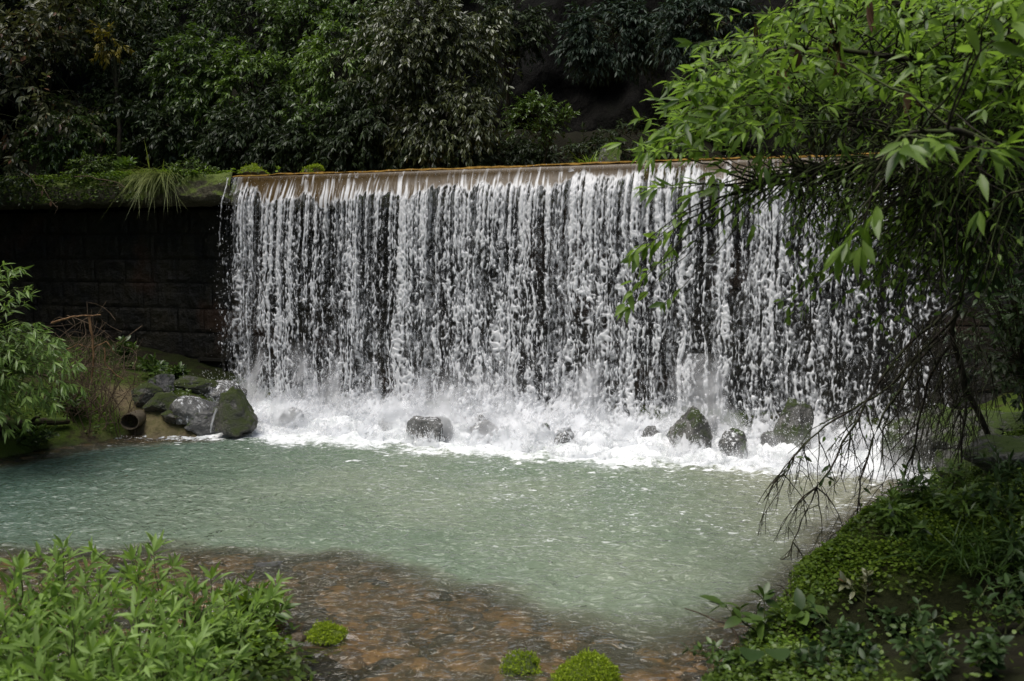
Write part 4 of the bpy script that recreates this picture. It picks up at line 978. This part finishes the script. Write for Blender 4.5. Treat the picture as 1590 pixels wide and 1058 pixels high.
UP = [(1050, 120), (1100, 62), (1200, 20), (1300, -30), (1640, -40), (1640, 190), (1450, 170), (1330, 150), (1200, 190), (1090, 235), (1010, 240), (975, 228), (1040, 190)]
twigs_to(UP, 330, (-.8, 2.0), 7, .115, .0145, 3)
twigs_to([(1180, 40), (1640, -40), (1640, 170), (1250, 140), (1150, 110)], 170, (-.2, 2.4), 8, .115, .014, 3)
twigs_to([(985, 225), (1030, 150), (1100, 90), (1140, 130), (1080, 250), (1000, 250)], 30, (-.4, .8), 6, .125, .0155, 4)
twigs_to([(985, 290), (1060, 270), (1130, 290), (1090, 350), (1010, 330)], 4, (-.3, .5), 6, .12, .017, 4)
twigs_to([(985, 395), (1000, 360), (1060, 350), (1090, 385), (1040, 420), (990, 420)], 5, (-.2, .3), 5, .12, .019, 4, sag=.12)
twigs_to([(960, 468), (1030, 462), (1035, 472), (965, 480)], 3, (-.1, .2), 2, .12, .020, 4, sag=.1, start=.85)
twigs_to([(1300, 370), (1345, 365), (1345, 385), (1305, 388)], 2, (-1.6, -1.3), 3, .13, .02, 5, start=.8)
twigs_to([(1395, 205), (1480, 190), (1490, 240), (1400, 245)], 3, (-1.9, -1.5), 4, .15, .020, 5, start=.6)
twigs_to([(1520, 220), (1600, 210), (1600, 290), (1540, 280)], 3, (-1.8, -1.4), 4, .15, .020, 5, start=.6)
twigs_to([(1480, -30), (1600, -30), (1600, 40), (1500, 30)], 3, (-2.2, -1.8), 4, .16, .022, 5, start=.6)
TANG = [(1200, 175), (1300, 140), (1600, 140), (1600, 420), (1430, 400), (1300, 320), (1210, 250)]
twigs_to(TANG, 330, (-.5, 1.8), 1, .07, .010, 1, r0=.011, sag=.12, start=.65, n=10)
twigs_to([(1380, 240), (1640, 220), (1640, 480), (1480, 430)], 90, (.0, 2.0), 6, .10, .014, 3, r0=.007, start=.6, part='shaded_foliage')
twigs_to([(1080, 200), (1240, 180), (1300, 320), (1150, 330)], 60, (-.3, 1.2), 1, .07, .011, 1, r0=.008, sag=.12, start=.7)
# dark fine twigs that droop in front of the fall, with few small leaves
LOW = [(1120, 300), (1260, 265), (1560, 250), (1590, 420), (1480, 520), (1370, 470), (1270, 400), (1180, 350)]
twigs_to(LOW, 420, (-.5, 1.6), 2, .055, .011, 0, r0=.009, sag=.16, start=.6, n=10)
twigs_to([(1230, 330), (1420, 320), (1470, 440), (1420, 500), (1330, 500), (1240, 440)], 46, (.2, 1.5), 9, .065, .013, 3, r0=.005, sag=.14, start=.5)
twigs_to([(1200, 440), (1260, 430), (1270, 500), (1210, 500)], 5, (.2, .8), 5, .07, .015, 3, r0=.005, sag=.14, start=.7)
for px, py, l in ((1238, 88, .22), (1175, 52, .16), (1305, 82, .22), (1212, 122, .16), (1218, 140, .18), (1415, 125, .30), (1290, 50, .20), (1352, 20, .2), (1560, 130, .2)):
    P = atY(px, py-18, YT+.1)[None]; pl.add(np.repeat(P, 3, 0)+rng.normal(0, .008, (3, 3)), unit(np.array([[.05, 0, -1.0]])+rng.normal(0, .06, (3, 3))), rng.standard_normal((3, 3)), np.full(3, l), np.full(3, l*.09), 'withered_leaves')
pl.build('overhanging_tree', 'bright leaved tree leaning in from the right, dark twigs tangled over the fall', 'tree', tb, BARK, {'foliage': L_BRIGHT, 'shaded_foliage': L_SHADE, 'withered_leaves': L_DRY}, {'foliage': 'lance', 'shaded_foliage': 'lance', 'withered_leaves': 'oval'}, fold=.3, curl=.3)
print('right tree', time.time()-T0)

# bare twiggy shrub that hangs over the water at right
bb = ground(1545, 720, 7, 13); pl = Plant(); YB = 8.6
main = [[(1548, 700, .8), (1500, 600, .4), (1478, 520, .1), (1492, 440, 0), (1530, 380, .1)], [(1488, 470, 0), (1400, 545, 0), (1335, 640, -.1), (1290, 720, -.2), (1255, 790, -.2), (1226, 864, -.2)],
        [(1482, 505, .1), (1420, 570, .2), (1370, 650, .2), (1335, 740, .1), (1328, 800, .1), (1335, 880, .1)], [(1478, 530, .1), (1440, 600, .3), (1420, 680, .4), (1400, 760, .4), (1380, 850, .3)],
        [(1490, 560, .2), (1500, 640, .2), (1490, 720, .2), (1470, 790, .2)], [(1484, 490, 0), (1380, 600, .5), (1300, 650, .6), (1240, 700, .6), (1215, 735, .6)], [(1270, 600, .4), (1262, 660, .4), (1235, 730, .4), (1213, 762, .4)]]
rts = []
for i, m_ in enumerate(main[:6]):
    p = path_px(m_, YB, 22); p = p + .05*np.stack([fbm(p[:, 0]*3, p[:, 2]*3, i*3.3+j, 3) for j in range(3)], -1)
    pl.stem(p, .030 if i == 0 else .015, .004 if i else .016, 'trunk' if i == 0 else 'branches', 6)
    if i: rts.append(p[5:])
rts = np.concatenate(rts)
def bare(p, l, r, lev):
    d = unit(np.array([rng.normal(-.16, .36), rng.normal(0, .3), -.95 + rng.normal(0, .3)])); e = p + d*l
    tw = bez(p, p + d*l*.5 + (rng.normal(0, .12)*l, 0, .12*l), e, 6, .012*l); pl.stem(tw, r, r*.4, 'branches', 4)
    if lev:
        for _ in range(rng.integers(2, 4)): bare(tw[rng.integers(1, 5)], l*rng.uniform(.4, .65), r*.6, lev-1)
for _ in range(64): bare(rts[rng.integers(0, len(rts))], rng.uniform(.35, .8), .0065, rng.integers(1, 3))
for _ in range(70): bare(atY(rng.uniform(1400, 1540), rng.uniform(480, 640), YB+rng.uniform(-.2, .7)), rng.uniform(.4, .9), .006, 1)
for _ in range(24):
    q = rng.integers(0, len(rts)); pl.along(bez(rts[q], rts[q]+(.05, 0, .05), rts[q]+rng.normal(0, .12, 3), 4), 2, .08, .014, whorl=1)
pl.build('bare_shrub', 'bare twiggy shrub with dark drooping branches hanging over the pool at right', 'shrub', bb, barkmat('dead_bark', (.012, .009, .007), (.04, .032, .024), .25), L_MID)

# shaded understorey and plants of the right bank
GR = 'plants of the right bank'
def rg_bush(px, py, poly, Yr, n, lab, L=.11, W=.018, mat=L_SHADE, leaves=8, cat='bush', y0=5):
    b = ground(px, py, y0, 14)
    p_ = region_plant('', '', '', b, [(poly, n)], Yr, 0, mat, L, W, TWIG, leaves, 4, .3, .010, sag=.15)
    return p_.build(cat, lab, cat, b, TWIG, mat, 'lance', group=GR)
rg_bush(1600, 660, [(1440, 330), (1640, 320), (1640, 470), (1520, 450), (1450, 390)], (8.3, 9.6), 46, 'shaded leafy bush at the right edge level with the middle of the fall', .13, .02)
rg_bush(1640, 640, [(1470, 440), (1640, 430), (1640, 660), (1540, 650), (1470, 600)], (9.5, 10.8), 90, 'very dark bush behind the bare twigs at the right edge', mat=L_DARK)
low = [(1480, 770, .34, 'broad leaved plant beside the bare twigs above the pool corner', L_MID), (1545, 760, .40, 'broad leaved plant at the right edge below the layered rocks', L_SHADE), (1440, 800, .30, 'pointed leaved plant at the water edge below the hanging twigs', L_MID), (1500, 812, .30, 'pointed leaved plant left of the dark grass', L_MID),
       (1575, 815, .36, 'plant with long pointed leaves at the right edge beside the grass', L_SHADE), (1400, 838, .26, 'small plant at the tip of the bank under the bare twigs', L_MID), (1570, 880, .30, 'dark leafy plant at the right edge beyond the mound', L_SHADE), (1385, 812, .25, 'thin leafy plant leaning over the water under the bare twigs', L_FRESH)]
for px, py, h, lab, m_ in low:
    herb('plant', lab, 'plant', ground(px, py, 5, 14), h*.75, 7, .10, .015, m_, 'lance', branches=4, stems=4, spread=.20, bl=.5, ang=1.15, droop=.2, whorl=3, group=GR, up=1.2)
P = ground(1185, 985, 5, 9)
herb('plant', 'plant with large drooping toothed leaves at the water edge of the near mound', 'plant', P, .22, 3, .13, .032, L_MID, 'oval', branches=2, stems=3, spread=.16, ang=1.2, droop=.4, whorl=3, bl=.5, group=GR, up=1.2)
herb('plant', 'small pink tinged sprig on top of the near mound', 'plant', ground(1345, 935, 5, 9), .16, 3, .07, .016, L_PALE, 'oval', branches=2, stems=2, spread=.08, group=GR)
tuft('grass_tuft', 'dark green grass tuft at the right above the near mound', 'grass', ground(1515, 868, 5, 10), 420, .34, .005, L_GRASSD, .55, .8, .1, -.1, .17, GR)
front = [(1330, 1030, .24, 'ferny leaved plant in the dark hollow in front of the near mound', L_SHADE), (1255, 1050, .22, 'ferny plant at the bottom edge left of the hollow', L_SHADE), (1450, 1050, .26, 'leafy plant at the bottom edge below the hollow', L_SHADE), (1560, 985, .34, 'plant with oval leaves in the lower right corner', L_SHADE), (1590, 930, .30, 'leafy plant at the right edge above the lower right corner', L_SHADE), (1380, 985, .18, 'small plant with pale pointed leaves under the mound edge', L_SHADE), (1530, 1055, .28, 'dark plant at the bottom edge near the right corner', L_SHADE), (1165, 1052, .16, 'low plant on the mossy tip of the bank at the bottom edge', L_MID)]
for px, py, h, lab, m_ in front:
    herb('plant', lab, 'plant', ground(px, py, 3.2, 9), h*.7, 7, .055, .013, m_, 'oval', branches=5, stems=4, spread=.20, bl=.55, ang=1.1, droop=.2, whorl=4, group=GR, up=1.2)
p_ = Plant()
for dx in (-.07, .0, .08):
    b = ground(1200+dx*200, 1050, 3.5, 7); e = b+(dx, -.02, .15); p_.stem(bez(b, (b+e)/2, e, 4), .004, .003, 'stem', 4); p_.add(e[None], np.array([[dx*3, -.8, .1]]), np.array([[0, -.4, 1.0]]), np.array([.12]), np.array([.065]))
p_.build('plant', 'plant with round heart shaped leaves at the bottom edge of the right bank', 'plant', ground(1200, 1050, 3.5, 7), GREENSTEM, L_SHADE, 'round', group=GR)
p_ = Plant(); a_ = ground(1152, 1005, 4, 9); p_.stem(np.concatenate([bez(a_, a_+(-.05, .05, .16), atY(1112, 965, a_[1]+.15), 6), bez(atY(1112, 965, a_[1]+.15), atY(1090, 952, a_[1]+.2), atY(1063, 945, a_[1]+.25), 4)[1:]]), .009, .004, 'stem', 5)
p_.build('dead_twig', 'bare bent stick poking out over the water from the near mound', 'twig', a_, TWIG, L_DRY)
p_ = Plant(); a_ = ground(1225, 945, 4, 9); p_.stem(bez(a_, a_+(0, 0, .15), atY(1207, 908, a_[1]), 5), .005, .003, 'stem', 4); p_.stem(bez(a_, a_+(.02, 0, .15), atY(1226, 895, a_[1]), 5), .004, .002, 'stem', 4)
p_.build('dead_twig', 'two thin upright twigs behind the drooping toothed leaves', 'twig', a_, TWIG, L_DRY)
n = 130000; x = rng.uniform(.9, 6.0, n); y = rng.uniform(4.0, 13, n); z = heights(x, y)
dens_ = fbm(x*1.2, y*1.2, 4.4, 3); hol = np.exp(-((x-2.75)/.95)**2 - ((y-5.65)/.42)**2)
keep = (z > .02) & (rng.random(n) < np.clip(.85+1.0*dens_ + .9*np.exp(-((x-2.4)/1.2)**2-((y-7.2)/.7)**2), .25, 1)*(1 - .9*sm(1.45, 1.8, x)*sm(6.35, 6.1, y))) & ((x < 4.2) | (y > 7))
pts = np.stack([x, y, z + .10*np.clip(dens_+.2, 0, .5)], -1)[keep]
cover('creeping_cover', 'creeping small leaved ground cover on the right bank', pts, .032, .0115, L_COVER, 'oval', .5, .06)
n = 42000; x = 2.35+rng.normal(0, .75, n); y = 7.15+rng.normal(0, .50, n); z = heights(x, y); keep = (z > .03) & (y > 6.25) & (fbm(x*2.1, y*2.1, 7.7, 3) > -.22)
cover('mound_cover', 'bright green small leaved cover on the rounded near mound', np.stack([x, y, z + .05], -1)[keep], .026, .0105, L_MOUND, 'oval', .5, .06)
n = 7000; x = rng.uniform(.9, 1.9, n); y = rng.uniform(4.6, 6.8, n); z = heights(x, y); keep = (z > .0) & (z < .5)
cover('yellow_moss_cover', 'yellow green mossy sprigs on the bank tip at the bottom edge', np.stack([x, y, z], -1)[keep], .03, .010, L_CLOVER, 'oval', .6, .05)
print('plants done', time.time()-T0)
# ------------------------------------------------------------------ light and camera
w = bpy.data.worlds.new('World'); scene.world = w; w.use_nodes = True
nt = w.node_tree; bg = nt.nodes['Background']
sky = nt.nodes.new('ShaderNodeTexSky'); sky.sky_type = 'NISHITA'; sky.sun_disc = False
SUN = np.array([-.32, -.24, .92]); SUN = SUN/np.linalg.norm(SUN)
sky.sun_elevation = math.asin(SUN[2]); sky.sun_rotation = math.atan2(SUN[0], SUN[1])
sky.air_density = 1.0; sky.dust_density = 4.0
nt.links.new(sky.outputs[0], bg.inputs['Color']); bg.inputs['Strength'].default_value = .13
ld = bpy.data.lights.new('sun', 'SUN'); ld.energy = 4.1; ld.angle = math.radians(45); ld.color = (1.0, .98, .945)
lo = bpy.data.objects.new('sun', ld); COL.objects.link(lo); lo.rotation_euler = Vector(SUN).to_track_quat('Z', 'Y').to_euler(); lo.location = (0, 0, 30)
cd = bpy.data.cameras.new('camera'); cd.sensor_width = 36; cd.lens = FPX/1590*36; cd.clip_end = 400; cd.clip_start = .05
cd.dof.use_dof = True; cd.dof.focus_distance = 15.0; cd.dof.aperture_fstop = 3.2
co = bpy.data.objects.new('camera', cd); COL.objects.link(co); co.location = (0, 0, CAMH); co.rotation_euler = (math.pi/2 - PITCH, 0, 0)
scene.camera = co
scene.view_settings.view_transform = 'Standard'; scene.view_settings.look = 'None'; scene.view_settings.exposure = 0
try:
    scene.cycles.transparent_max_bounces = 32; scene.cycles.max_bounces = 8; scene.cycles.use_denoising = True
    scene.cycles.sample_clamp_indirect = 6
except Exception as e: print(e)
print('script', time.time()-T0)
